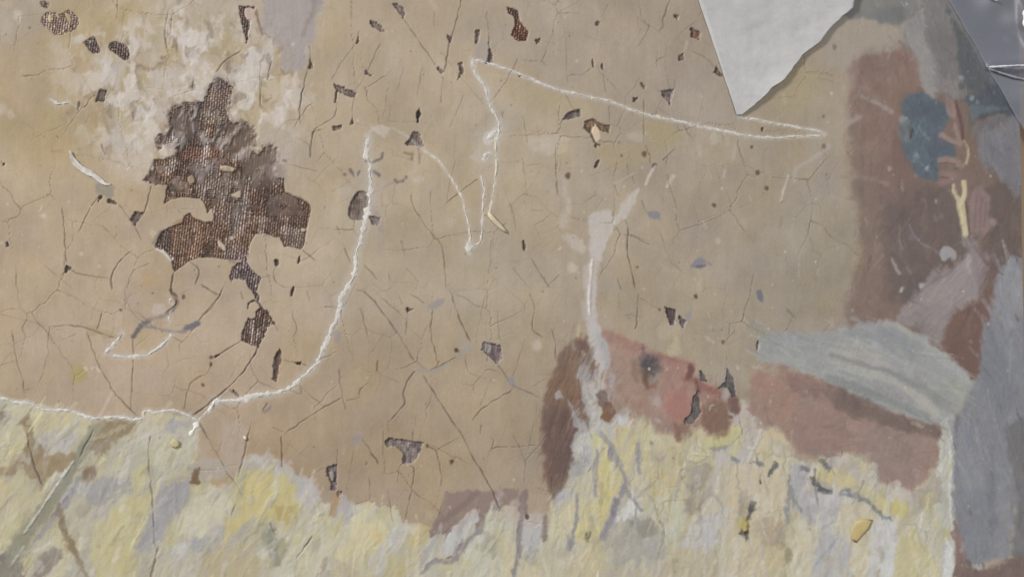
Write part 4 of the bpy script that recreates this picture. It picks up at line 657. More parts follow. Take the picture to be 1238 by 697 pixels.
# torn white filler over hair and temple
for q_ in ([(275,262),(318,228),(345,250),(338,330),(352,420),(392,480),(420,560),(392,640),(350,560),(322,470),(300,380)], [(230,440),(252,470),(300,560),(318,610),(296,640),(262,560)], [(380,250),(410,262),(440,380),(478,470),(462,490),(420,410),(392,330)], [(150,402),(175,353),(197,402),(180,412)], [(345,-10),(398,-10),(416,60),(452,120),(455,226),(412,238),(384,150)], [(255,640),(285,600),(300,680),(262,730)]): P(q_, (188,185,182), 2.6, 2.2, .85, streak=(1.7, .5))
L([(890,545),(905,520),(930,500),(945,400),(972,368),(985,470),(994,490),(945,552),(900,562)], (96,92,88), .2, rag=1.1, depth=.9); L([(978,248),(1002,262),(1024,314),(990,306)], (92,88,86), 0, depth=.9); L([(1140,238),(1172,300),(1192,398),(1165,402),(1145,345),(1088,356),(1130,310)], (94,91,88), .2, rag=1.1, depth=.9)
P([(418,432),(470,438),(492,500),(470,547),(430,532)], (128,98,78), 3, 2, .9); P([(383,390),(430,368),(455,440),(410,450)], (116,98,92), 3.5, 2, .8)
# ---- cracks
CR = [
((0,0), [([(568,-60),(565,90)],.9,.6),([(808,45),(795,180),(815,280)],1.1,.8),([(1040,350),(1090,290),(1160,245)],1.3,.75),([(930,370),(925,430)],.9,.6),([(383,490),(380,530)],1.8,.95),([(640,540),(645,575)],1.4,.6)]),
((1,0), [([(710,95),(860,310)],1.0,.8),([(998,-40),(960,110),(930,215),(905,350)],1.1,.85),([(600,210),(535,340)],.8,.6),([(525,365),(470,450)],.7,.45),([(495,150),(490,180)],.8,.6),([(480,215),(410,300),(365,385)],.8,.5),
 ([(385,440),(375,560),(280,625),(265,690)],1,.75),([(468,470),(462,580)],1,.75),([(255,225),(260,290)],.9,.7),([(245,335),(210,510),(212,600)],1,.75),([(800,330),(775,460)],.8,.55),([(635,420),(610,570)],.7,.5),
 ([(900,370),(890,500)],.8,.5),([(1110,60),(1120,200)],.9,.7),([(1000,460),(930,620)],.7,.45),([(710,330),(680,430)],.7,.35),([(20,300),(15,520)],.8,.5),([(60,350),(75,290)],1.6,.7),([(860,60),(855,130)],.8,.4),([(1185,540),(1190,570)],1,.5)]),
((2,0), [([(650,115),(655,140),(605,230)],.8,.55),([(460,20),(430,80)],.7,.4),([(610,0),(625,80),(650,115)],.7,.45),([(433,328),(450,450)],.9,.65),([(630,480),(630,690)],.9,.65),([(250,450),(290,520),(315,535)],.9,.6),([(245,570),(215,640)],.9,.6),
 ([(50,560),(75,690)],.8,.5),([(255,170),(260,400)],.6,.35),([(820,600),(860,660)],.8,.55),([(700,240),(690,330)],.6,.35),([(780,380),(775,430)],.7,.4),([(465,500),(465,600)],.7,.4),([(220,0),(225,10)],1.2,.6)]),
((0,1), [([(470,255),(440,300),(380,420)],1.1,.75),([(570,285),(640,380),(680,460)],.9,.65),([(730,200),(700,310),(665,370)],1.3,.85),([(300,300),(320,570)],1.1,.8),([(345,600),(400,625),(530,645)],.9,.65),([(640,505),(570,570),(535,640),(540,700)],1.4,.85),
 ([(720,570),(640,610),(610,700)],.8,.55),([(290,630),(315,610)],.8,.5),([(210,580),(350,690)],.7,.4),([(750,170),(730,200)],1,.7),([(490,0),(510,50)],1.6,.7),([(565,425),(550,450)],.8,.5),([(720,300),(740,350)],.6,.3)]),
((1,1), [([(965,65),(935,160),(920,280)],.9,.6,(120,92,76)),([(1070,165),(970,235),(910,285)],1,.65),([(750,230),(755,290),(830,410),(890,480),(905,560),(915,697)],.9,.65),([(390,390),(400,430)],.9,.6),([(425,500),(460,580)],1,.7),([(140,90),(300,130)],.7,.5),
 ([(220,505),(285,560)],.8,.55),([(520,580),(560,620),(580,650)],.9,.6),([(640,620),(645,650)],.9,.6),([(1130,430),(1130,620)],.7,.4),([(720,590),(780,660)],.7,.4),([(700,460),(715,540)],.7,.35),([(255,0),(265,60)],.8,.5),([(330,295),(332,310)],1,.6),([(1225,280),(1232,330)],.8,.5)]),
((2,1), [([(205,0),(215,240)],1.2,.75,(96,80,62)),([(545,360),(555,430),(550,510),(570,590),(590,690)],1.2,.9),([(560,430),(660,480)],.9,.65),([(620,270),(645,330)],.9,.6),([(490,190),(510,250)],.8,.55),([(550,90),(555,150)],.8,.55),([(780,20),(720,75)],1,.75),
 ([(655,40),(665,90)],1,.7),([(85,545),(180,690)],.9,.6),([(0,590),(80,690)],.7,.4),([(90,315),(150,318)],1,.55,(120,120,126)),([(50,240),(75,243)],.9,.5),([(45,60),(70,240)],.7,.4),([(700,400),(760,560),(820,610)],.7,.4),([(505,640),(520,697)],1,.55),([(640,0),(655,50)],1,.7),
 ([(0,300),(15,420)],.7,.35),([(160,690),(230,620)],.8,.45),([(575,150),(585,190)],.8,.5),([(880,40),(890,90)],.8,.4),([(140,500),(180,470)],.7,.3)]),
((0,2), [([(240,175),(370,175),(470,205),(560,235)],1.1,.7),([(240,180),(230,280)],1,.65),([(60,200),(80,340),(110,430),(120,500)],1.1,.75),([(490,115),(470,190)],1.2,.8),([(640,240),(640,350),(630,580)],1.1,.75),([(420,200),(470,350),(550,490),(660,610)],1,.75),
 ([(-100,110),(0,120),(240,175)],.8,.45,(120,92,72)),([(600,10),(630,100),(680,150)],.8,.45),([(1070,0),(1040,60),(960,150)],1.4,.65,(100,92,86)),([(1235,300),(1160,410),(1030,530),(930,605)],1.7,.9),([(1160,250),(1060,310)],1,.55,(104,98,92)),
 ([(1020,360),(1000,400),(920,450),(885,580)],1,.65),([(1105,480),(1120,497)],.9,.6),([(995,0),(1060,25)],.9,.6),([(0,365),(80,340)],.7,.4),([(240,280),(180,460),(60,480)],.8,.35),([(300,240),(370,215)],.8,.4),([(960,635),(990,690)],1.2,.8)]),
((1,2), [([(480,0),(545,30),(660,180),(780,370)],1.1,.8),([(775,390),(740,420),(708,500),(715,545),(640,640)],1.2,.8),([(805,415),(910,580),(985,690)],1.1,.8),([(875,350),(860,290),(840,200),(850,100)],1.2,.8),([(880,345),(870,370),(840,388)],1.2,.7),([(730,100),(720,220)],.9,.6),
 ([(500,90),(520,150),(540,240)],1,.7),([(940,25),(975,130),(1030,250)],1.2,.85),([(1005,320),(1020,400)],.9,.6),([(1020,400),(1110,430)],.7,.35),([(1160,355),(1220,440)],1.1,.75),([(1235,480),(1090,570),(1040,630)],1,.7),([(400,380),(405,450),(415,510),(430,580)],.9,.65),([(410,520),(320,570),(135,690)],1.1,.75),
 ([(430,535),(490,520),(495,490),(545,440)],.9,.65),([(545,440),(540,240)],.6,.3),([(620,210),(550,310)],.8,.4),([(210,460),(320,560)],.7,.5),([(580,400),(690,450)],.9,.45,(110,106,102)),([(385,300),(290,350)],1.6,.55,(112,104,98)),([(215,355),(270,370)],.9,.6),([(745,20),(810,65)],1,.6),
 ([(1105,20),(1060,230)],.7,.4),([(1160,100),(1175,250)],.7,.4),([(130,340),(190,350)],.8,.55),([(180,-20),(165,30)],1.5,.8),([(860,380),(960,325)],1.1,.6),([(585,340),(582,395)],1.3,.7),([(770,600),(755,700)],.6,.3),([(1130,430),(1080,560)],.7,.4),([(1085,650),(1080,700)],1,.5),([(630,620),(640,690)],.8,.4),([(930,0),(940,25)],.8,.5),([(240,10),(255,50)],.7,.4),([(690,30),(705,70)],.8,.5)]),
((2,2), [([(80,20),(105,80),(95,190),(150,230)],1.1,.75),([(190,190),(205,260),(205,330)],1.1,.75),([(605,20),(600,150),(590,190)],1.1,.75),([(610,40),(700,90)],.7,.45),([(510,20),(515,110)],.8,.5),([(0,460),(130,520)],1,.7),([(1070,200),(1020,250)],.8,.5),([(60,240),(0,420)],.7,.4),([(95,470),(160,425)],.6,.3),([(130,560),(110,660)],.6,.3),([(540,120),(600,160)],.6,.3)]),
((1,3), [([(120,20),(125,170)],1.3,.85),([(515,35),(590,155)],1.2,.8),([(735,155),(760,200),(720,420)],1.1,.75),([(690,180),(680,240)],.9,.6),([(825,65),(870,100),(890,210),(892,260)],1.2,.8),([(870,95),(885,75),(980,25)],.8,.5),([(980,-10),(1050,130),(1130,270),(1175,380)],1.3,.85),([(540,210),(550,330)],.9,.55),
 ([(470,70),(435,290)],.7,.4),([(630,270),(660,440)],.8,.45),([(390,80),(385,160)],.9,.55),([(270,500),(195,610)],1.8,.75,(112,104,104)),([(755,0),(752,45)],.9,.6),([(910,300),(880,400)],1,.5),([(535,145),(530,160)],1.4,.5),([(200,110),(260,60)],.6,.3),([(330,170),(250,220)],.7,.4),([(480,340),(550,330)],.7,.4)]),
]
for (c_, r_), ls_ in CR:
    O(c_, r_)
    for it_ in ls_: C(*it_)
Z(170,310,5.62)
for it_ in (([(330,35),(395,95),(375,190)],1.2,.9),([(410,190),(460,225),(525,262)],1.2,.8),([(582,175),(545,255),(470,350),(390,440)],1.5,.6,(100,92,84)),([(225,110),(210,240),(245,300),(235,330),(180,380)],1.8,.95),([(920,60),(905,130),(930,180),(980,210)],1.1,.7),([(885,130),(830,140)],1.3,.5),([(1130,230),(1150,305)],.7,.4),([(1190,200),(980,210)],.6,.3),
            ([(680,575),(560,650),(520,680)],1.1,.6),([(800,615),(755,697)],1.4,.85),([(912,460),(930,500)],.8,.5),([(680,240),(700,290)],1.6,.4),([(250,270),(340,215)],.7,.3),([(1100,570-618),(1180,20)],.7,.5)): C(*it_)
Z(170,80,5.62)
for it_ in (([(865,95),(868,50)],1.6,.8),([(820,110),(815,260),(835,285)],1.1,.7),([(1115,130),(1080,270),(1082,360)],1.2,.85),([(1230,430),(1180,450),(1155,540),(1155,630)],1.2,.7),([(1065,485),(1150,540)],.7,.5),([(940,430),(990,380),(1080,360)],1,.45),([(360,100),(350,170)],.9,.6),([(970,640),(1000,650)],2.2,.7)): C(*it_)
Z(0,480,3.095)
for it_ in (([(103,130),(120,230),(160,330)],1.4,.85),([(565,140),(555,230),(570,380),(580,560)],1.5,.75,(98,90,94)),([(745,100),(800,190),(840,260)],1.2,.75,(110,88,66)),([(840,270),(880,320),(907,367)],1.5,.75,(100,94,98)),([(940,90),(915,210),(890,300)],1.6,.8,(112,92,70)),([(1020,110),(1060,130)],.8,.5),([(880,400),(865,445)],1.3,.6),
            ([(352,120),(300,225)],2,.7,(100,94,86)),([(445,0),(490,50)],.8,.4),([(1010,470),(1030,510)],1.6,.5),([(590,560),(565,690)],2.6,.6,(120,102,92)),([(830,165),(820,200)],1.4,.5,(140,110,80)),([(1000,20),(985,50)],1.8,.5)): C(*it_)
Z(880,480,3.212); C([(40,60),(60,150)],1,.5); C([(160,440),(200,500)],.8,.35)
Z(620,480,3.21); C([(0,140),(48,250),(45,330)],1,.6,(110,92,78)); C([(48,250),(140,140)],1,.65,(104,84,74)); C([(100,20),(60,200)],.7,.35); C([(150,370),(90,350)],.8,.4); C([(150,310),(150,370)],1.2,.5); D(55,462,2.5,(100,84,66))
# ---- white filler lines
O(1,1); W([(540,-40),(530,50),(548,110),(545,270),(525,350),(500,470),(480,520),(470,620),(430,697),(400,745),(405,770),(385,840),(350,910),(320,990),(280,1065),(210,1125),(170,1165),(100,1190),(0,1205),(-90,1228),(-200,1236)], 3.5, 'long zigzag line of white filler')
O(1,0); W([(1040,285),(1050,345),(1085,395),(1110,440),(1120,500),(1160,570),(1170,620),(1160,680)], 2.2)
W([(1040,292),(1100,300),(1240,346),(1340,390),(1480,440),(1700,490),(1870,550),(2040,585),(2200,620),(2340,650),(2480,664),(2563,660),(2663,655),(2728,651)], 1.7, 'thin straight line of white filler', .3)
O(2,0); W([(1095,562),(1235,590),(1335,607),(1470,630),(1500,645)], 1.5, None, .3)
O(1,1); W([(1080,150),(1095,200),(1090,340),(1085,450),(1045,490)], 1.6, None, .3); W([(810,30),(880,80),(970,215),(1000,290),(1030,440),(1026,480)], 1.5, None, .3, tone=(206,198,186)); W([(1150,-40),(1155,110),(1140,240),(1120,330)], 1.6, None, .3, tone=(206,198,186))
S([(1120,330),(1116,420)], 2, (186,178,162), 2, .6)
W([(1094,75),(1108,45),(1125,40)], 6.5, 'lump of white filler', .2, hgt=1.0); W([(1020,470),(1024,495),(1022,518)], 6.0, 'lump of white filler', .2, hgt=.9)
O(1,0); W([(1108,428),(1111,440)], 5, None, .2, hgt=.8); W([(1108,672),(1160,628)], 7, None, .3, hgt=.6)
O(0,2); W([(-180,500),(0,520),(60,540),(150,550),(200,575),(330,580),(400,605),(470,620),(560,610),(650,625),(686,618)], 2.3, 'wavy line of white filler above the cloth', .3, tone=(206,203,198))
W([(690,612),(697,586),(750,590),(830,580),(900,600),(950,632)], 2.0, None, .3, tone=(206,203,198)); W([(955,635),(940,665),(912,700)], 4.2, None, .15, tone=(226,224,220), hgt=1.0); W([(1032,538),(1015,570),(1002,584)], 4.4, None, .15, tone=(224,222,218), hgt=1.0); W([(960,625),(1000,585)], 1.6, None, .1)
W([(545,318),(600,322),(700,315),(740,295),(800,250),(826,212)], 2.3, 'short curve of white filler'); W([(505,307),(550,260),(592,208)], 2.2, None, .35); W([(818,158),(815,130),(822,105)], 2.6, None, .2); W([(818,60),(822,40)], 2.4, None, .2)
O(0,0); W([(245,480),(280,500),(330,492)], 2.8, None, .2, hgt=.8); S([(330,495),(380,520)], 2, (190,182,168), 2, .6)
Z(0,0,1); W([(1113,245),(1121,262)],1.2,None,.0,tone=(150,142,148),build=False)
Z(0,0,1); S([(443,168),(450,156),(470,154),(492,165),(515,184)], 2.6, (196,190,181), 3, .65, 1.4); S([(590,90),(640,96),(690,112)], 1.5, (190,184,172), 2, .4, 1)
# ---- dust and pale flecks of old adhesive
rs = np.random.RandomState(8)
for k_ in range(420):
    x_, y_ = rs.uniform(-40, 1240), rs.uniform(-30, 725); r_ = rs.uniform(.5, 1.1) if k_ % 6 else rs.uniform(1.1, 1.7)
    if x_ < 800 and k_ % 2: continue
    D(x_, y_, r_, (206,200,190), rs.uniform(.25, .75), 1.3)
for k_ in range(150):
    x_, y_ = rs.uniform(-40, 1030), rs.uniform(-30, 560); D(x_, y_, rs.uniform(.5, 1.1), (104,92,80), rs.uniform(.25, .7), 1.3)
for k_ in range(90):
    x_, y_ = rs.uniform(-40, 1240), rs.uniform(-30, 620); a_ = rs.uniform(1.0, 2.1); l_ = rs.uniform(3, 9)
    S([(x_, y_), (x_+l_*math.cos(a_), y_+l_*math.sin(a_))], 1.2, (196,190,178), 1.4, rs.uniform(.2, .5), .3)
# ---- grain of the cloth telegraphing through the film, brush furrows
RIB = .5*np.sin((UU+.12*VV+1.2*fbm(UU/30, VV/30, 71, 2))*2*math.pi/3.3)+.35*np.sin((VV-.05*UU+1.2*fbm(UU/30, VV/30, 73, 2))*2*math.pi/2.9)
ribm = np.clip(.55+1.1*fbm(UU/70, VV/70, 75, 3), .1, 1.2)
clothm = np.zeros((NH, NW)); 
for nm_ in ('cloth','white_drapery','grey_robe','grey_drapery','face','arm','shoulder','hair'):
    if nm_ in REGN: clothm[REG == REGN.index(nm_)] = 1
fwx = 9*fbm(UU/40, VV/40, 80, 2)
furrow = fbm((UU*.95+VV*.3+fwx)/3.2, (VV*.95-UU*.3)/18, 81, 3)*np.clip(.5+1.6*fbm(UU/30, VV/30, 82, 2), 0, 1.3)
streakv = fbm(UU/2.4, VV/34, 83, 3)
COL *= (1+.013*RIB*ribm*(1-.5*clothm)+.02*streakv*(1-.6*clothm)+.02*furrow*clothm+.030*fbm(UU/2.2, VV/2.2, 85, 2))[..., None]
HGT -= NET*np.where(REG == 0, 1, .25)
HGT += .055*RIB*ribm + .10*furrow*clothm + .12*fbm(UU/7, VV/9, 87, 3) + 1.6*fbm(UU/130, VV/110, 89, 3) + .5*fbm(UU/38, VV/34, 90, 2)
HGT += np.where(REG == REGN.index('cloth'), .5*fbm(UU/11, VV/17, 91, 3), 0)
COL = np.clip(COL, .02, .97)
VEIL = np.ones((NH, NW, 3))*np.array([.963, .961, .974])                       # one thin veil of grime, heavier on the figures
for nm_, v_ in (('cloth',(.945,.952,.955)),('hair',(.85,.85,.87)),('face',(.89,.905,.94)),('shoulder',(.925,.92,.935)),('grey_robe',(.865,.88,.915)),('brown_passage',(.945,.93,.945)),('arm',(.945,.98,1.03)),('blue_flask',(.87,.91,.97)),('white_drapery',(.935,.95,.975)),('grey_drapery',(.9,.91,.95)),('blue_sleeve',(.85,.88,.94))): VEIL[REG == REGN.index(nm_)] = v_
VEIL[LOSSM > .6] = (.97, .98, 1.02)
COL *= boxblur(VEIL, 2)
lossrib = np.clip(LOSSM-.4, 0, 1)*(WEAVE < .3)
COL *= (1+lossrib*(.16*RIB+.18*streakv))[..., None]
COL = np.clip(COL, .02, .97)
FILM = HGT - LOSSM + .12*RIB*lossrib
# ---------------------------------------------------------------- geometry
SIN, COS = math.sin(TILT), math.cos(TILT)
def plane(u, v, z=0.0):
    """picture unit (u, v) -> point on the picture plane, raised by z units"""
    a = (np.asarray(u, float)-619.0)/FPX; b = -(np.asarray(v, float)-348.5)/FPX
    dx = COS*a+SIN; dz = SIN*a-COS; t = -COS*DIST/dz
    return np.stack([-SIN*DIST+t*dx, t*b, np.zeros_like(t)+np.asarray(z)*UNIT], -1)
def lin(c):
    c = np.asarray(c, float); return np.where(c <= .04045, c/12.92, ((c+.055)/1.055)**2.4)
def light_level(u, v):                           # how strongly the lamps light the flat plane at (u, v); colours are divided by it, cancelling the lamps' falloff
    x = (np.asarray(u, float)-619)/619; y = (np.asarray(v, float)-348)/348
    return LIT[0]+LIT[1]*x+LIT[2]*y+LIT[3]*x*x+LIT[4]*x*y
LIT = (1.092, -.102, -.096, .003, -.012)
def albedo(c, u, v): return np.clip(lin(c)/light_level(u, v)[..., None], 0, .92)
ROOT = scene.collection
def link(o, parent=None):
    ROOT.objects.link(o)
    if parent is not None: o.parent = parent
    return o
def tag(o, label=None, category=None, kind=None, group=None):
    if label: o['label'] = label
    if category: o['category'] = category
    if kind: o['kind'] = kind
    if group: o['group'] = group
    return o
def mesh_np(name, co, quads, col=None, mat=None, parent=None, smooth=True, normals=None):
    me = bpy.data.meshes.new(name); n, f = len(co), len(quads); k = quads.shape[1]
    me.vertices.add(n); me.vertices.foreach_set('co', np.ascontiguousarray(co, np.float32).ravel())
    me.loops.add(f*k); me.loops.foreach_set('vertex_index', np.ascontiguousarray(quads, np.int32).ravel())
    me.polygons.add(f); me.polygons.foreach_set('loop_start', np.arange(0, f*k, k, dtype=np.int32))
    me.update(calc_edges=True)
    me.polygons.foreach_set('use_smooth', np.full(f, smooth))
    if col is not None:
        a = me.color_attributes.new('tint', 'FLOAT_COLOR', 'POINT')
        a.data.foreach_set('color', np.ascontiguousarray(np.hstack([col, np.ones((n, 1))]), np.float32).ravel())
    if normals is not None: me.normals_split_custom_set_from_vertices(normals.astype(np.float32))
    if mat: me.materials.append(mat)
    me.validate(); me.update()
    return link(bpy.data.objects.new(name, me), parent)
# ---- materials
def mat_tint(name, rough=.5, spec=.35, bump=.0, scale=3000.0, mottle=0.0):
    m = bpy.data.materials.new(name); m.use_nodes = True; nt = m.node_tree; b = nt.nodes['Principled BSDF']
    at = nt.nodes.new('ShaderNodeAttribute'); at.attribute_name = 'tint'
    tc = nt.nodes.new('ShaderNodeTexCoord')
    nz = nt.nodes.new('ShaderNodeTexNoise'); nz.inputs['Scale'].default_value = scale; nz.inputs['Detail'].default_value = 4; nt.links.new(tc.outputs['Object'], nz.inputs['Vector'])
    if mottle:
        hs = nt.nodes.new('ShaderNodeMix'); hs.data_type = 'RGBA'; hs.blend_type = 'MULTIPLY'; hs.inputs['Factor'].default_value = mottle
        rp = nt.nodes.new('ShaderNodeValToRGB'); rp.color_ramp.elements[0].position = .3; rp.color_ramp.elements[0].color = (.6, .6, .6, 1); rp.color_ramp.elements[1].position = .65
        nt.links.new(nz.outputs['Fac'], rp.inputs['Fac']); nt.links.new(at.outputs['Color'], hs.inputs['A']); nt.links.new(rp.outputs['Color'], hs.inputs['B']); nt.links.new(hs.outputs['Result'], b.inputs['Base Color'])
    else: nt.links.new(at.outputs['Color'], b.inputs['Base Color'])
    # varnish wears off in patches: uneven gloss
    n2 = nt.nodes.new('ShaderNodeTexNoise'); n2.inputs['Scale'].default_value = 60; n2.inputs['Detail'].default_value = 6; nt.links.new(tc.outputs['Object'], n2.inputs['Vector'])
    mr = nt.nodes.new('ShaderNodeMapRange'); mr.inputs['To Min'].default_value = rough-.1; mr.inputs['To Max'].default_value = rough+.18; nt.links.new(n2.outputs['Fac'], mr.inputs['Value']); nt.links.new(mr.outputs['Result'], b.inputs['Roughness'])
    b.inputs['Specular IOR Level'].default_value = spec
    if bump:
        bp = nt.nodes.new('ShaderNodeBump'); bp.inputs['Strength'].default_value = bump; bp.inputs['Distance'].default_value = .0002
        nt.links.new(nz.outputs['Fac'], bp.inputs['Height']); nt.links.new(bp.outputs['Normal'], b.inputs['Normal'])
    return m
M_FILM = mat_tint('aged_oil_paint', .5, .3, .25, 2600, .10)
M_THREAD = mat_tint('canvas_thread', .85, .1, .5, 5200, .35)
M_FILL = mat_tint('white_filler', .7, .2, .4, 3200, .12)
M_SOLID = mat_tint('loose_matter', .65, .25, .4, 2500, .25)
M_PAPER = mat_tint('facing_paper', .8, .12, .35, 1500, .10)
def mat_wood():
    m = bpy.data.materials.new('bench_wood'); m.use_nodes = True; nt = m.node_tree; b = nt.nodes['Principled BSDF']
    tc = nt.nodes.new('ShaderNodeTexCoord'); mp = nt.nodes.new('ShaderNodeMapping'); mp.inputs['Scale'].default_value = (220, 9, 9); nt.links.new(tc.outputs['Object'], mp.inputs['Vector'])
    nz = nt.nodes.new('ShaderNodeTexNoise'); nz.inputs['Scale'].default_value = 1.0; nz.inputs['Detail'].default_value = 5; nt.links.new(mp.outputs['Vector'], nz.inputs['Vector'])
    rp = nt.nodes.new('ShaderNodeValToRGB'); rp.color_ramp.elements[0].color = (.34, .23, .15, 1); rp.color_ramp.elements[1].color = (.52, .38, .27, 1); nt.links.new(nz.outputs['Fac'], rp.inputs['Fac']); nt.links.new(rp.outputs['Color'], b.inputs['Base Color']); b.inputs['Roughness'].default_value = .6
    return m
M_WOOD = mat_wood()
def mat_plastic():
    m = bpy.data.materials.new('clear_plastic'); m.use_nodes = True; nt = m.node_tree; out = nt.nodes['Material Output']; nt.nodes.remove(nt.nodes['Principled BSDF'])
    tr = nt.nodes.new('ShaderNodeBsdfTransparent'); tr.inputs['Color'].default_value = (.90, .92, .96, 1)
    gl = nt.nodes.new('ShaderNodeBsdfGlossy'); gl.inputs['Roughness'].default_value = .3; gl.inputs['Color'].default_value = (.95, .97, 1, 1)
    df = nt.nodes.new('ShaderNodeBsdfDiffuse'); df.inputs['Color'].default_value = (.26, .275, .335, 1)
    fr = nt.nodes.new('ShaderNodeFresnel'); fr.inputs['IOR'].default_value = 1.5
    m1 = nt.nodes.new('ShaderNodeMixShader'); m1.inputs['Fac'].default_value = .45; nt.links.new(tr.outputs[0], m1.inputs[1]); nt.links.new(df.outputs[0], m1.inputs[2])
    ad = nt.nodes.new('ShaderNodeMath'); ad.operation = 'MULTIPLY_ADD'; ad.inputs[1].default_value = .9; ad.inputs[2].default_value = .0; nt.links.new(fr.outputs[0], ad.inputs[0])
    m2 = nt.nodes.new('ShaderNodeMixShader'); nt.links.new(ad.outputs[0], m2.inputs['Fac']); nt.links.new(m1.outputs[0], m2.inputs[1]); nt.links.new(gl.outputs[0], m2.inputs[2]); nt.links.new(m2.outputs[0], out.inputs['Surface'])
    return m
M_PLASTIC = mat_plastic()
# ---------------------------------------------------------------- the picture
painting = tag(link(bpy.data.objects.new('painting', None)), 'old cracked oil painting with flaking ochre ground and figures lying sideways', 'painting')
painting.location = (0, 0, -.0034)
EDGE = 1230.8+.0166*VV                           # the right-hand edge of the canvas
Ue = np.minimum(UU, EDGE)
pos = plane(Ue, VV, FILM)
Z0 = -.0034
pos[..., 2] -= Z0                                # local to the painting's base
# smooth vertex normals of the whole film, so that its parts join without seams
dxv = np.gradient(pos, axis=1); dyv = np.gradient(pos, axis=0)
nrm = np.cross(dyv, dxv); nrm *= np.sign(nrm[..., 2:3]+1e-20); nrm /= np.linalg.norm(nrm, axis=-1, keepdims=True)+1e-12
nrm[np.abs(nrm).sum(-1) < .1] = (0, 0, 1)
GAP_SHADE = np.where(LOSSM > .8, 1-.30*np.clip(WEAVE, 0, 1), 1)     # darker between the threads: shade of the gaps put into the colour
TINT = albedo(COL*GAP_SHADE[..., None], UU, VV)
# every loss is a patch of its own
lossq = ((LOSSM[:-1, :-1]+LOSSM[1:, :-1]+LOSSM[:-1, 1:]+LOSSM[1:, 1:])/4 > .75)
lab = np.zeros(lossq.shape, np.int32); todo = {(int(a), int(b)) for a, b in np.argwhere(lossq)}; patches = []
while todo:
    s0 = todo.pop(); st = [s0]; comp = [s0]
    while st:
        a, b = st.pop()
        for q in ((a+1, b), (a-1, b), (a, b+1), (a, b-1)):
            if q in todo: todo.discard(q); st.append(q); comp.append(q)
    if len(comp) >= 10: patches.append(comp)
patches.sort(key=len, reverse=True); patches = patches[:250]
part = REG[:-1, :-1].astype(np.int32).copy()
for i, comp in enumerate(patches):
    c_ = np.array(comp); part[c_[:, 0], c_[:, 1]] = 100+i
valid = (UU[:-1, :-1] < EDGE[:-1, :-1]-.02)
VI = np.arange(NH*NW).reshape(NH, NW)
QD = np.stack([VI[1:, :-1], VI[1:, 1:], VI[:-1, 1:], VI[:-1, :-1]], -1)
P3, N3, T3 = pos.reshape(-1, 3), nrm.reshape(-1, 3), TINT.reshape(-1, 3)
def film_part(name, sel, parent):
    q = QD[sel & valid]
    if len(q) == 0: return None
    u, inv = np.unique(q, return_inverse=True)
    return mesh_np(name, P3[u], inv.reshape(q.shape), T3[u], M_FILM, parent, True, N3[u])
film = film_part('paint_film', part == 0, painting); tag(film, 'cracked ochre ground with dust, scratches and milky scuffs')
PART = {'cloth': ('painted_cloth', 'pale cream and yellow cloth in thick brush strokes'), 'brown_passage': ('painted_shadow', 'dull brown shadow behind the figures'), 'sleeve': ('painted_sleeve', 'grey green sleeve at the picture corner'),
        'grey_drapery': ('painted_drapery', 'grey folds beside the raised hand'), 'blue_sleeve': ('painted_sleeve', 'dark blue green sleeve under the plastic sheet'), 'blue_flask': ('painted_flask', 'slate blue rounded vessel held by fingers'),
        'hand': ('painted_hand', 'muted pink hands and fingers'), 'baton': ('painted_stick', 'cream forked stick held upright'), 'arm': ('painted_arm', 'pale bare forearm reaching up'), 'grey_robe': ('painted_robe', 'blue grey robe along the canvas edge'),
        'white_drapery': ('painted_drapery', 'grey white band of drapery over the shoulder'), 'shoulder': ('painted_shoulder', 'bare pinkish brown shoulder'), 'hair': ('painted_hair', 'reddish brown hair of the lying head'), 'face': ('painted_face', 'ruddy face in profile with one dark eye')}
for k_, nm_ in enumerate(REGN):
    if k_ == 0: continue
    o_ = film_part(PART[nm_][0], part == k_, film)
    if o_: tag(o_, PART[nm_][1])
for i, comp in enumerate(patches):
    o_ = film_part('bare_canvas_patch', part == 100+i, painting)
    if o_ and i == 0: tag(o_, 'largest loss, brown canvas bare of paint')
def field(A, u, v):
    return A[np.clip(np.rint(v-V0).astype(int), 0, NH-1), np.clip(np.rint(u-U0).astype(int), 0, NW-1)]
# ---- canvas behind the film
def slab(name, outline, z0, z1, mat, parent, col=None):
    n = len(outline); o2 = np.array(outline, float); c2 = o2.mean(0)
    top = plane(o2[:, 0], o2[:, 1], z1); bot = plane(o2[:, 0], o2[:, 1], z0); co = np.vstack([top, bot])
    if parent is painting: co[:, 2] -= Z0
    me = bpy.data.meshes.new(name)
    me.from_pydata([tuple(p) for p in co], [], [list(range(n)), list(range(2*n-1, n-1, -1))]+[[i, n+i, n+(i+1) % n, (i+1) % n] for i in range(n)])
    if col is not None:
        a = me.color_attributes.new('tint', 'FLOAT_COLOR', 'POINT')
        for d in a.data: d.color = (*col, 1)
    me.materials.append(mat); me.update()
    import bmesh
    b = bmesh.new(); b.from_mesh(me); bmesh.ops.recalc_face_normals(b, faces=b.faces); b.to_mesh(me); b.free()
    return link(bpy.data.objects.new(name, me), parent)
ub, vb = U0+NW-1, V0+NH-1
XL, YT, YB = U0-420, V0-330, vb+330
canvas = slab('canvas', [(XL, YT), (1230.6+.0166*YT, YT), (1230.6+.0166*YB, YB), (XL, YB)], -11.2, -6.2, M_THREAD, painting, tuple(lin(np.array((150, 122, 100))/255)))
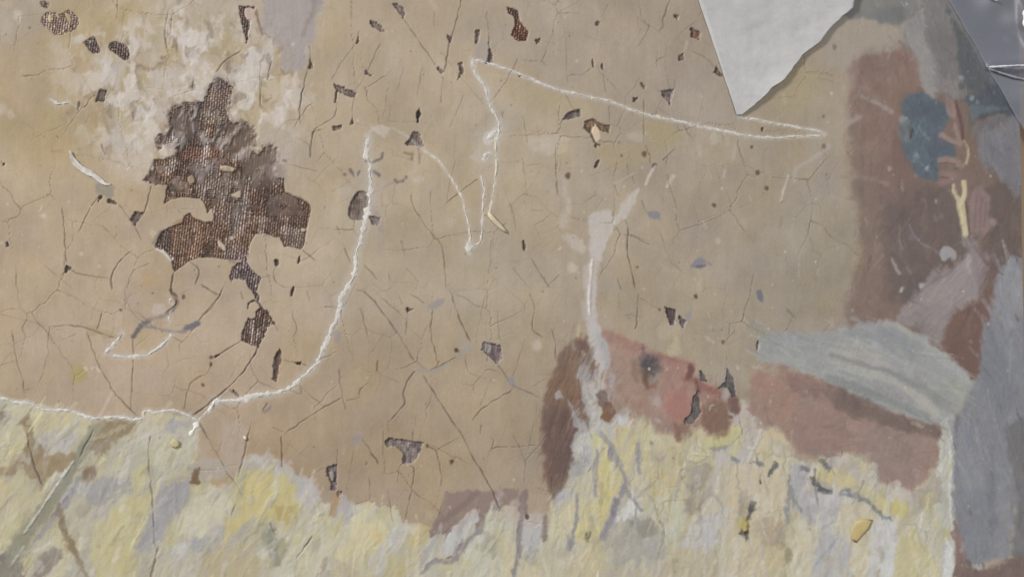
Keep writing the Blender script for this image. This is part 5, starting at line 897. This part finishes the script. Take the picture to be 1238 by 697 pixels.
# the film runs on past the view on three sides
def margin(u0, u1, v0, v1):
    us = np.linspace(u0, u1, max(int(abs(u1-u0)/3), 2)); vs2 = np.linspace(v0, v1, max(int(abs(v1-v0)/3), 2)); u, v = np.meshgrid(us, vs2)
    mu = np.where(u < U0, 2*U0-u, u); mv = np.where(v < V0, 2*V0-v, np.where(v > vb, 2*vb-v, v)); ue = np.minimum(u, 1230.8+.0166*v)
    co = plane(ue, v, field(HGT, mu, mv)); co[..., 2] -= Z0
    I = np.arange(u.size).reshape(u.shape); q = np.stack([I[1:, :-1], I[1:, 1:], I[:-1, 1:], I[:-1, :-1]], -1).reshape(-1, 4)
    mesh_np('paint_film', co.reshape(-1, 3), q, albedo(field(COL, mu, mv), np.clip(mu, 0, 1238), np.clip(mv, 0, 697)).reshape(-1, 3), M_FILM, painting)
margin(XL, U0, YT, YB); margin(U0, 1236, YT, V0); margin(U0, 1250, vb, YB)
# the open weave: every warp and weft thread runs over and under the next
SP_W, SP_F = 3.1, 2.8
TC, TQ, TT = [], [], []; tbase = 0
def run_thread(u, v, du, dv, ph, hw, hh, gain, seed):
    """u, v: the path; a low arched strip of five points across"""
    global tbase
    n = len(u)
    if n < 3: return
    jit = noise(np.arange(n)/7.0, np.zeros(n)+seed*.37, seed)
    wv = hw*(.95+.35*jit); zb = field(FILM, u, v)
    L_ = field(LOSSM, u, v); zc = zb+.25+hh*(1+ph)
    prof = ((-1, -.9), (-.62, .35), (0, .75), (.62, .35), (1, -.9))
    c0 = field(COL, u, v)
    fray = 1+.32*noise(np.arange(n)/2.3, np.zeros(n)+seed, seed+3)
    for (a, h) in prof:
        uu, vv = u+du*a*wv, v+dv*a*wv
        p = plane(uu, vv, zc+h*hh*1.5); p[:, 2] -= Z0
        TC.append(p); TT.append(albedo(np.clip(c0*(gain*(.9+.16*(1-abs(a)))*fray*(1+.10*ph))[:, None], 0, .95), uu, vv))  # crowns lighter, flanks and dips darker: shading put into the tint
    base = tbase+np.arange(5)[:, None]*n+np.arange(n)[None]
    for j in range(4):
        TQ.append(np.stack([base[j, :-1], base[j, 1:], base[j+1, 1:], base[j+1, :-1]], -1))
    tbase += 5*n
def runs(mask):
    m = np.concatenate([[0], mask.astype(int), [0]]); d = np.diff(m)
    return zip(np.where(d == 1)[0], np.where(d == -1)[0])
SL = .13                                          # the threads lean a little
inW = (WEAVE > .3) & (LOSSM > .75)
for i in range(int(-40/SP_W), int(760/SP_W)):
    vv = np.arange(-30, 640, .7); uu = i*SP_W-SL*vv+60+1.5*fbm(vv/17, np.zeros_like(vv)+i*.31, 5, 2)
    ok = field(inW, uu, vv) & (uu > U0) & (noise(uu/9, vv/26, 300+i) < field(WEAVE, uu, vv)*1.25-.95)
    for a, b in runs(ok):
        t = np.arange(a, b); ph = np.sin(vv[t]*2*math.pi/(2*SP_F)+i*math.pi)
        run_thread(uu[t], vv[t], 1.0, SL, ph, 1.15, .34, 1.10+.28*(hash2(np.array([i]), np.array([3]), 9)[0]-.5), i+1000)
for i in range(int(-40/SP_F), int(660/SP_F)):
    uu = np.arange(-30, 1000, .7); vv = i*SP_F+.07*uu+1.3*fbm(uu/17, np.zeros_like(uu)+i*.37, 6, 2)
    ok = field(inW, uu, vv) & (noise(uu/26, vv/9, 700+i) < field(WEAVE, uu, vv)*1.2-.98)
    for a, b in runs(ok):
        t = np.arange(a, b); ph = -np.sin((uu[t]+SL*vv[t])*math.pi/SP_W+i*math.pi)
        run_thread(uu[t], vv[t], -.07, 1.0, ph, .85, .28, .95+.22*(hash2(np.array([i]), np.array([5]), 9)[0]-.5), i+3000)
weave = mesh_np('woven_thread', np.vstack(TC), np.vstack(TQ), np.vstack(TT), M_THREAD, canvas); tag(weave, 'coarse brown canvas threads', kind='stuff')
# ---- filler lines: low uneven ridges of white putty
def ridge(name, p, wd, tone, hgt, seed, parent=painting, rough=1.0):
    q = smooth_line(p, False, 10); d = np.concatenate([[0], np.cumsum(np.hypot(*np.diff(q, axis=0).T))]); L_ = d[-1]
    n = max(int(L_/1.1), 5); s = np.linspace(0, L_, n); u = np.interp(s, d, q[:, 0]); v = np.interp(s, d, q[:, 1])
    tu, tv = np.gradient(u), np.gradient(v); m = np.hypot(tu, tv)+1e-9; nu, nv = -tv/m, tu/m
    j = rough*1.5*fbm(s/6.0, np.zeros(n)+seed, seed, 3)*min(1, L_/30); u, v = u+nu*j, v+nv*j
    wvar = np.clip(1+rough*1.7*fbm(s/5.0, np.zeros(n)+seed*2, seed+7, 3), .3, 2.2); end = np.clip(np.minimum(s, L_-s)/(wd*.9)+.12, 0, 1)**.6
    w = wd*.5*wvar*end; hh = hgt*np.clip(1+(1.4 if wd > 3.2 else 2.6)*rough*fbm(s/5.0, np.zeros(n)+seed, seed+9, 3), .3 if wd > 3.2 else -.5, 2)*end
    prof = ((-1.25, -.9), (-.85, .35), (-.4, .9), (0, 1), (.4, .9), (.85, .35), (1.25, -.9)); C_, T_ = [], []
    for k, (a, h) in enumerate(prof):
        ww = w*(1+rough*.5*fbm(s/2.2, np.zeros(n)+k*3.1, seed+k, 2)); uu, vv = u+nu*a*ww, v+nv*a*ww
        pp = plane(uu, vv, field(FILM+.0*LOSSM, uu, vv)*.4+field(HGT, uu, vv)*.6+h*hh*(1+rough*.5*fbm(s/1.8, np.zeros(n)+k, seed+20+k, 2))); pp[:, 2] -= Z0
        C_.append(pp); tn = np.array(tone)/255*(1+.10*fbm(s/4, np.zeros(n)+k, seed+31, 3))[:, None]; T_.append(albedo(np.clip(tn, 0, .93), uu, vv))
    base = np.arange(7)[:, None]*n+np.arange(n)[None]
    qd = np.vstack([np.stack([base[k, :-1], base[k, 1:], base[k+1, 1:], base[k+1, :-1]], -1) for k in range(6)])
    return mesh_np(name, np.vstack(C_), qd, np.vstack(T_), M_FILL, parent)
for i, (p, wd, tone, label, hg) in enumerate(FILL):
    o_ = ridge('filler_line', p, wd, tone, hg, 40+i*7)
    if label: tag(o_, label)
# ---------------------------------------------------------------- things lying on the picture
def base_of(u, v, z):
    e = plane(np.array([u]), np.array([v]), z)[0]; return e
def solid(name, outline, h, tone, label, category, top_in=.75, zoff=0.0, tiltdir=(0, 0), seed=1, sm=2, mat=None):
    """a small flat chunk: rough outline, bevelled top, uneven faces"""
    q = smooth_line(np.array(outline, float), True, sm); n = len(q); c = q.mean(0)
    q = q+np.stack([.5*fbm(q[:, 0]/2, q[:, 1]/2, seed, 2), .5*fbm(q[:, 0]/2+9, q[:, 1]/2, seed, 2)], -1)*.8
    z0 = float(field(HGT, c[:1], c[1:])[0])+zoff
    rings = [(1.0, 0.0), (1.03, .45), ((1+top_in)/2, .85), (top_in*.8, 1.0)]
    V_, T_ = [], []
    for k, (s_, hz) in enumerate(rings):
        p = c+(q-c)*s_; zz = z0+hz*h*(1+.35*fbm(p[:, 0]/3, p[:, 1]/3, seed+k, 2))+(p-c)@np.array(tiltdir); V_.append(plane(p[:, 0], p[:, 1], zz)); T_.append(albedo(np.clip(np.array(tone)/255*(1+.12*fbm(p[:, 0]/3, p[:, 1]/3, seed+5+k, 2))[:, None], 0, .95), p[:, 0], p[:, 1]))
    V_.append(plane(c[:1], c[1:], z0+h*1.02)); T_.append(albedo(np.array([tone])/255, c[:1], c[1:]))
    V_ = np.vstack(V_); T_ = np.vstack(T_); org = base_of(c[0], c[1], z0); V_ = V_-org
    faces = [[k*n+i, k*n+(i+1) % n, (k+1)*n+(i+1) % n, (k+1)*n+i] for k in range(3) for i in range(n)]+[[3*n+i, 3*n+(i+1) % n, 4*n] for i in range(n)]+[list(range(n-1, -1, -1))]
    me = bpy.data.meshes.new(name); me.from_pydata([tuple(x) for x in V_], [], faces)
    a = me.color_attributes.new('tint', 'FLOAT_COLOR', 'POINT')
    a.data.foreach_set('color', np.ascontiguousarray(np.hstack([T_, np.ones((len(T_), 1))]), np.float32).ravel())
    me.materials.append(mat or M_SOLID); me.update()
    import bmesh
    b = bmesh.new(); b.from_mesh(me); bmesh.ops.recalc_face_normals(b, faces=b.faces); b.to_mesh(me); b.free()
    for pl in me.polygons: pl.use_smooth = True
    o = link(bpy.data.objects.new(name, me)); o.location = org
    return tag(o, label, category)
solid('wood_sliver', [(589.5,258.2),(592.6,257.0),(599,263.5),(605.5,270.0),(612.8,279.2),(611.5,281.4),(604,276.5),(596.5,269.5),(591,263)], 3.4, (206,194,168), 'short cream wooden sliver lying by the white filler loops', 'sliver', .5, .1, seed=3)
solid('paint_chip', [(1029,652),(1029,640),(1034,630),(1044,627),(1055,628),(1050,638),(1043,646),(1035,655)], 1.2, (182,166,120), 'yellow paint chip curling off the pale cloth', 'paint chip', .55, .0, (.06,.05), seed=5, sm=1)
solid('crumb', [(206,535),(209,530),(214,531),(218,534),(217,539),(212,541),(207,539)], 2.6, (192,180,146), 'small cream crumb on the pale cloth below the wavy filler line', 'crumb', .45, .1, seed=9, sm=1)
solid('dust_grain', [(294,528),(296,526.4),(298,527.4),(298.4,530),(296,531.4)], 2.2, (214,206,188), 'tiny white grain at a brown crack by the ochre edge', 'grain', .6, .1, seed=13)
# curled shaving of dried filler: a thin ribbon bent up at one end
def shaving():
    ax = np.array([(84.5,182),(87.5,191),(94,200),(103,206.5),(112,211),(120,217),(127,222),(134,222.8)], float); q = smooth_line(ax, False, 8); n = len(q); s = np.linspace(0, 1, n)
    tu, tv = np.gradient(q[:, 0]), np.gradient(q[:, 1]); m = np.hypot(tu, tv); nu, nv = -tv/m, tu/m
    w = np.interp(s, [0, .1, .3, .6, .85, 1], [1.4, 4.0, 7.2, 6.2, 4.0, 1.0])/2*(1+.35*fbm(s*14, s*0, 77, 2)); V_, T_ = [], []
    org = base_of(108, 208, float(HGT[208-V0, 108-U0])); NS = 7
    for k in range(NS):
        a = -1+2*k/(NS-1); u, v = q[:, 0]+nu*a*w, q[:, 1]+nv*a*w
        z = field(HGT, u, v)+.35+1.7*a*a*np.sin(s*3.0)+2.2*np.clip(.25-s, 0, 1)*4+.5*fbm(u/3, v/3, 79, 2); V_.append(plane(u, v, z)-org)
        T_.append(albedo(np.clip(np.array((208,205,200))/255*(1+.12*fbm(u/4, v/4, 81, 2))[:, None], 0, .94), u, v))
    base = np.arange(NS)[:, None]*n+np.arange(n)[None]
    qd = np.vstack([np.stack([base[k, :-1], base[k, 1:], base[k+1, 1:], base[k+1, :-1]], -1) for k in range(NS-1)])
    o = mesh_np('filler_shaving', np.vstack(V_), qd, np.vstack(T_), M_FILL); o.location = org
    md = o.modifiers.new('thickness', 'SOLIDIFY'); md.thickness = .7*UNIT; md.offset = 0
    return tag(o, 'curled white shaving left of the big bare canvas patch', 'shaving')
shaving()
# ---- facing paper: a torn corner of white tissue card, its slanting lower edge lifted off the picture
def facing_paper():
    vs_ = np.concatenate([np.arange(-240, 136, 2.0), [136.5, 138, 139.2]]); nc = 56; V_, T_ = [], []
    lx = np.interp(vs_, [-240, 0, 70, 140], [764, 844, 867.5, 890.5])+.5*fbm(vs_/9, vs_*0, 5, 2)
    ed = np.array([(1000,-240),(1052,-120),(1076,-64),(1046,-30),(1031,0),(1029.5,10),(1023,16),(1013,25),(1003,35),(996,44),(988,53),(978,60),(968,68),(960,79),(953,88),(947,96),(943,100),(931,107),(922,117),(910,128),(898,137),(893,140)], float)
    rx = np.interp(vs_, ed[:, 1], ed[:, 0])+1.3*fbm(vs_/5.0, vs_*0+3, 15, 3)
    rx = np.maximum(rx, lx+.8)
    org = base_of(900, 60, 2)
    for k in range(nc):
        t = (k/(nc-1))**.85; u = lx+(rx-lx)*t; v = vs_; wd = rx-lx
        e = (rx-u)                                 # distance from the torn edge
        lift = 3.4*np.exp(-(e/26.0))*np.clip(wd/40, .15, 1)*(1+.6*fbm(vs_/18, vs_*0, 25, 2))+1.2
        z = field(HGT, np.clip(u, U0, 1220), np.maximum(v, V0))*.55+lift+1.3*fbm(u/34, v/34, 27, 3)+.35*fbm(u/9, v/9, 29, 2)
        V_.append(plane(u, v, z)-org); T_.append(albedo(np.clip(np.array((188,189,191))/255*(1+.045*fbm(u/22, v/16, 33, 4)+.03*fbm(u/4, v/4, 35, 3)-.10*np.clip(fbm(u/30, v/9, 37, 3)-.3, 0, 1))[:, None], 0, .93), np.clip(u, 0, 1238), v))
    n = len(vs_); base = np.arange(nc)[:, None]*n+np.arange(n)[None]
    qd = np.vstack([np.stack([base[k, :-1], base[k, 1:], base[k+1, 1:], base[k+1, :-1]], -1) for k in range(nc-1)])
    o = mesh_np('facing_paper', np.vstack(V_), qd, np.vstack(T_), M_PAPER); o.location = org
    md = o.modifiers.new('thickness', 'SOLIDIFY'); md.thickness = .9*UNIT; md.offset = 1
    return tag(o, 'torn pointed sheet of white facing paper laid over the painting', 'paper')
facing_paper()
# ---- clear plastic sheeting over the corner, slack and creased
def plastic():
    nq, nr = 230, 80; a0, a1 = np.array([962., -320.]), np.array([1314., 292.]); org = base_of(1220, 60, 3); V_ = []
    q = np.linspace(0, 1, nq); r = np.linspace(0, 1, nr)**1.1
    qq, rr = np.meshgrid(q, r, indexing='ij')
    u = a0[0]+(a1[0]-a0[0])*qq+rr*220+1.6*fbm(qq*36, rr*0, 3, 3)*(1-rr); v = a0[1]+(a1[1]-a0[1])*qq-rr*34
    z = 2.6+4.0*fbm(u/60, v/46, 51, 2)*np.clip(rr*4+.12, 0, 1)+3*rr
    # the long crease, pinched to a point at its left end
    ax, ay, bx, by = 1192., 82., 1300., 86.; t = np.clip((u-ax)/(bx-ax), 0, 1); d = (v-(ay+(by-ay)*t))
    tent = np.exp(-(np.abs(d-2.0*t)/(2.0+6*t))**1.3)*np.clip((u-ax)/8, 0, 1)
    z = z+7*tent*(1+.5*t)
    d2 = (u-1238-(v-28)*.16); z = z+8*np.exp(-(d2/4.5)**2)*np.clip(1-np.abs(v-26)/34, 0, 1)
    z = np.maximum(z, np.where(u < 1231, 1.5, -3.0)+.8*fbm(u/9, v/9, 55, 2))
    co = plane(u, v, z).reshape(-1, 3)-org
    I = np.arange(nq*nr).reshape(nq, nr); qd = np.stack([I[:-1, :-1], I[1:, :-1], I[1:, 1:], I[:-1, 1:]], -1).reshape(-1, 4)
    o = mesh_np('plastic_sheet', co, qd, None, M_PLASTIC); o.location = org
    for (ln, wd, tn, hg, sd) in (([(1191,83),(1205,82),(1222,81),(1262,79.5)], 2.0, (222,222,230), 9.5, 5), ([(1192,84),(1204,88),(1220,93),(1262,104)], 2.0, (158,159,170), 6.5, 6), ([(1232,15),(1235,24),(1234.5,31),(1241,40)], 4.5, (240,240,244), 12, 7), ([(1190,-14),(1196,-2),(1203,3)], 2.0, (214,214,222), 8, 8)):  # pale ridges stand for glints on the film, highlight put into their tone
        c_ = ridge('crease_highlight', np.array(ln, float), wd, tn, 1.0, sd, None, .25); m_ = c_.data; a_ = np.empty(len(m_.vertices)*3, np.float32); m_.vertices.foreach_get('co', a_); a_ = a_.reshape(-1, 3); a_[:, 2] += Z0+hg*UNIT; a_ -= org.astype(np.float32); m_.vertices.foreach_set('co', a_.ravel()); m_.update(); c_.parent = o
    return tag(o, 'clear creased plastic sheet lapping over the painting corner', 'plastic sheet')
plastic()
# ---- the bench under it all
bench = slab('work_bench', [(-1100, -900), (2300, -900), (2300, 1600), (-1100, 1600)], -90, -11.4, M_WOOD, None); tag(bench, 'light brown wooden bench top under the painting', 'bench', 'structure')
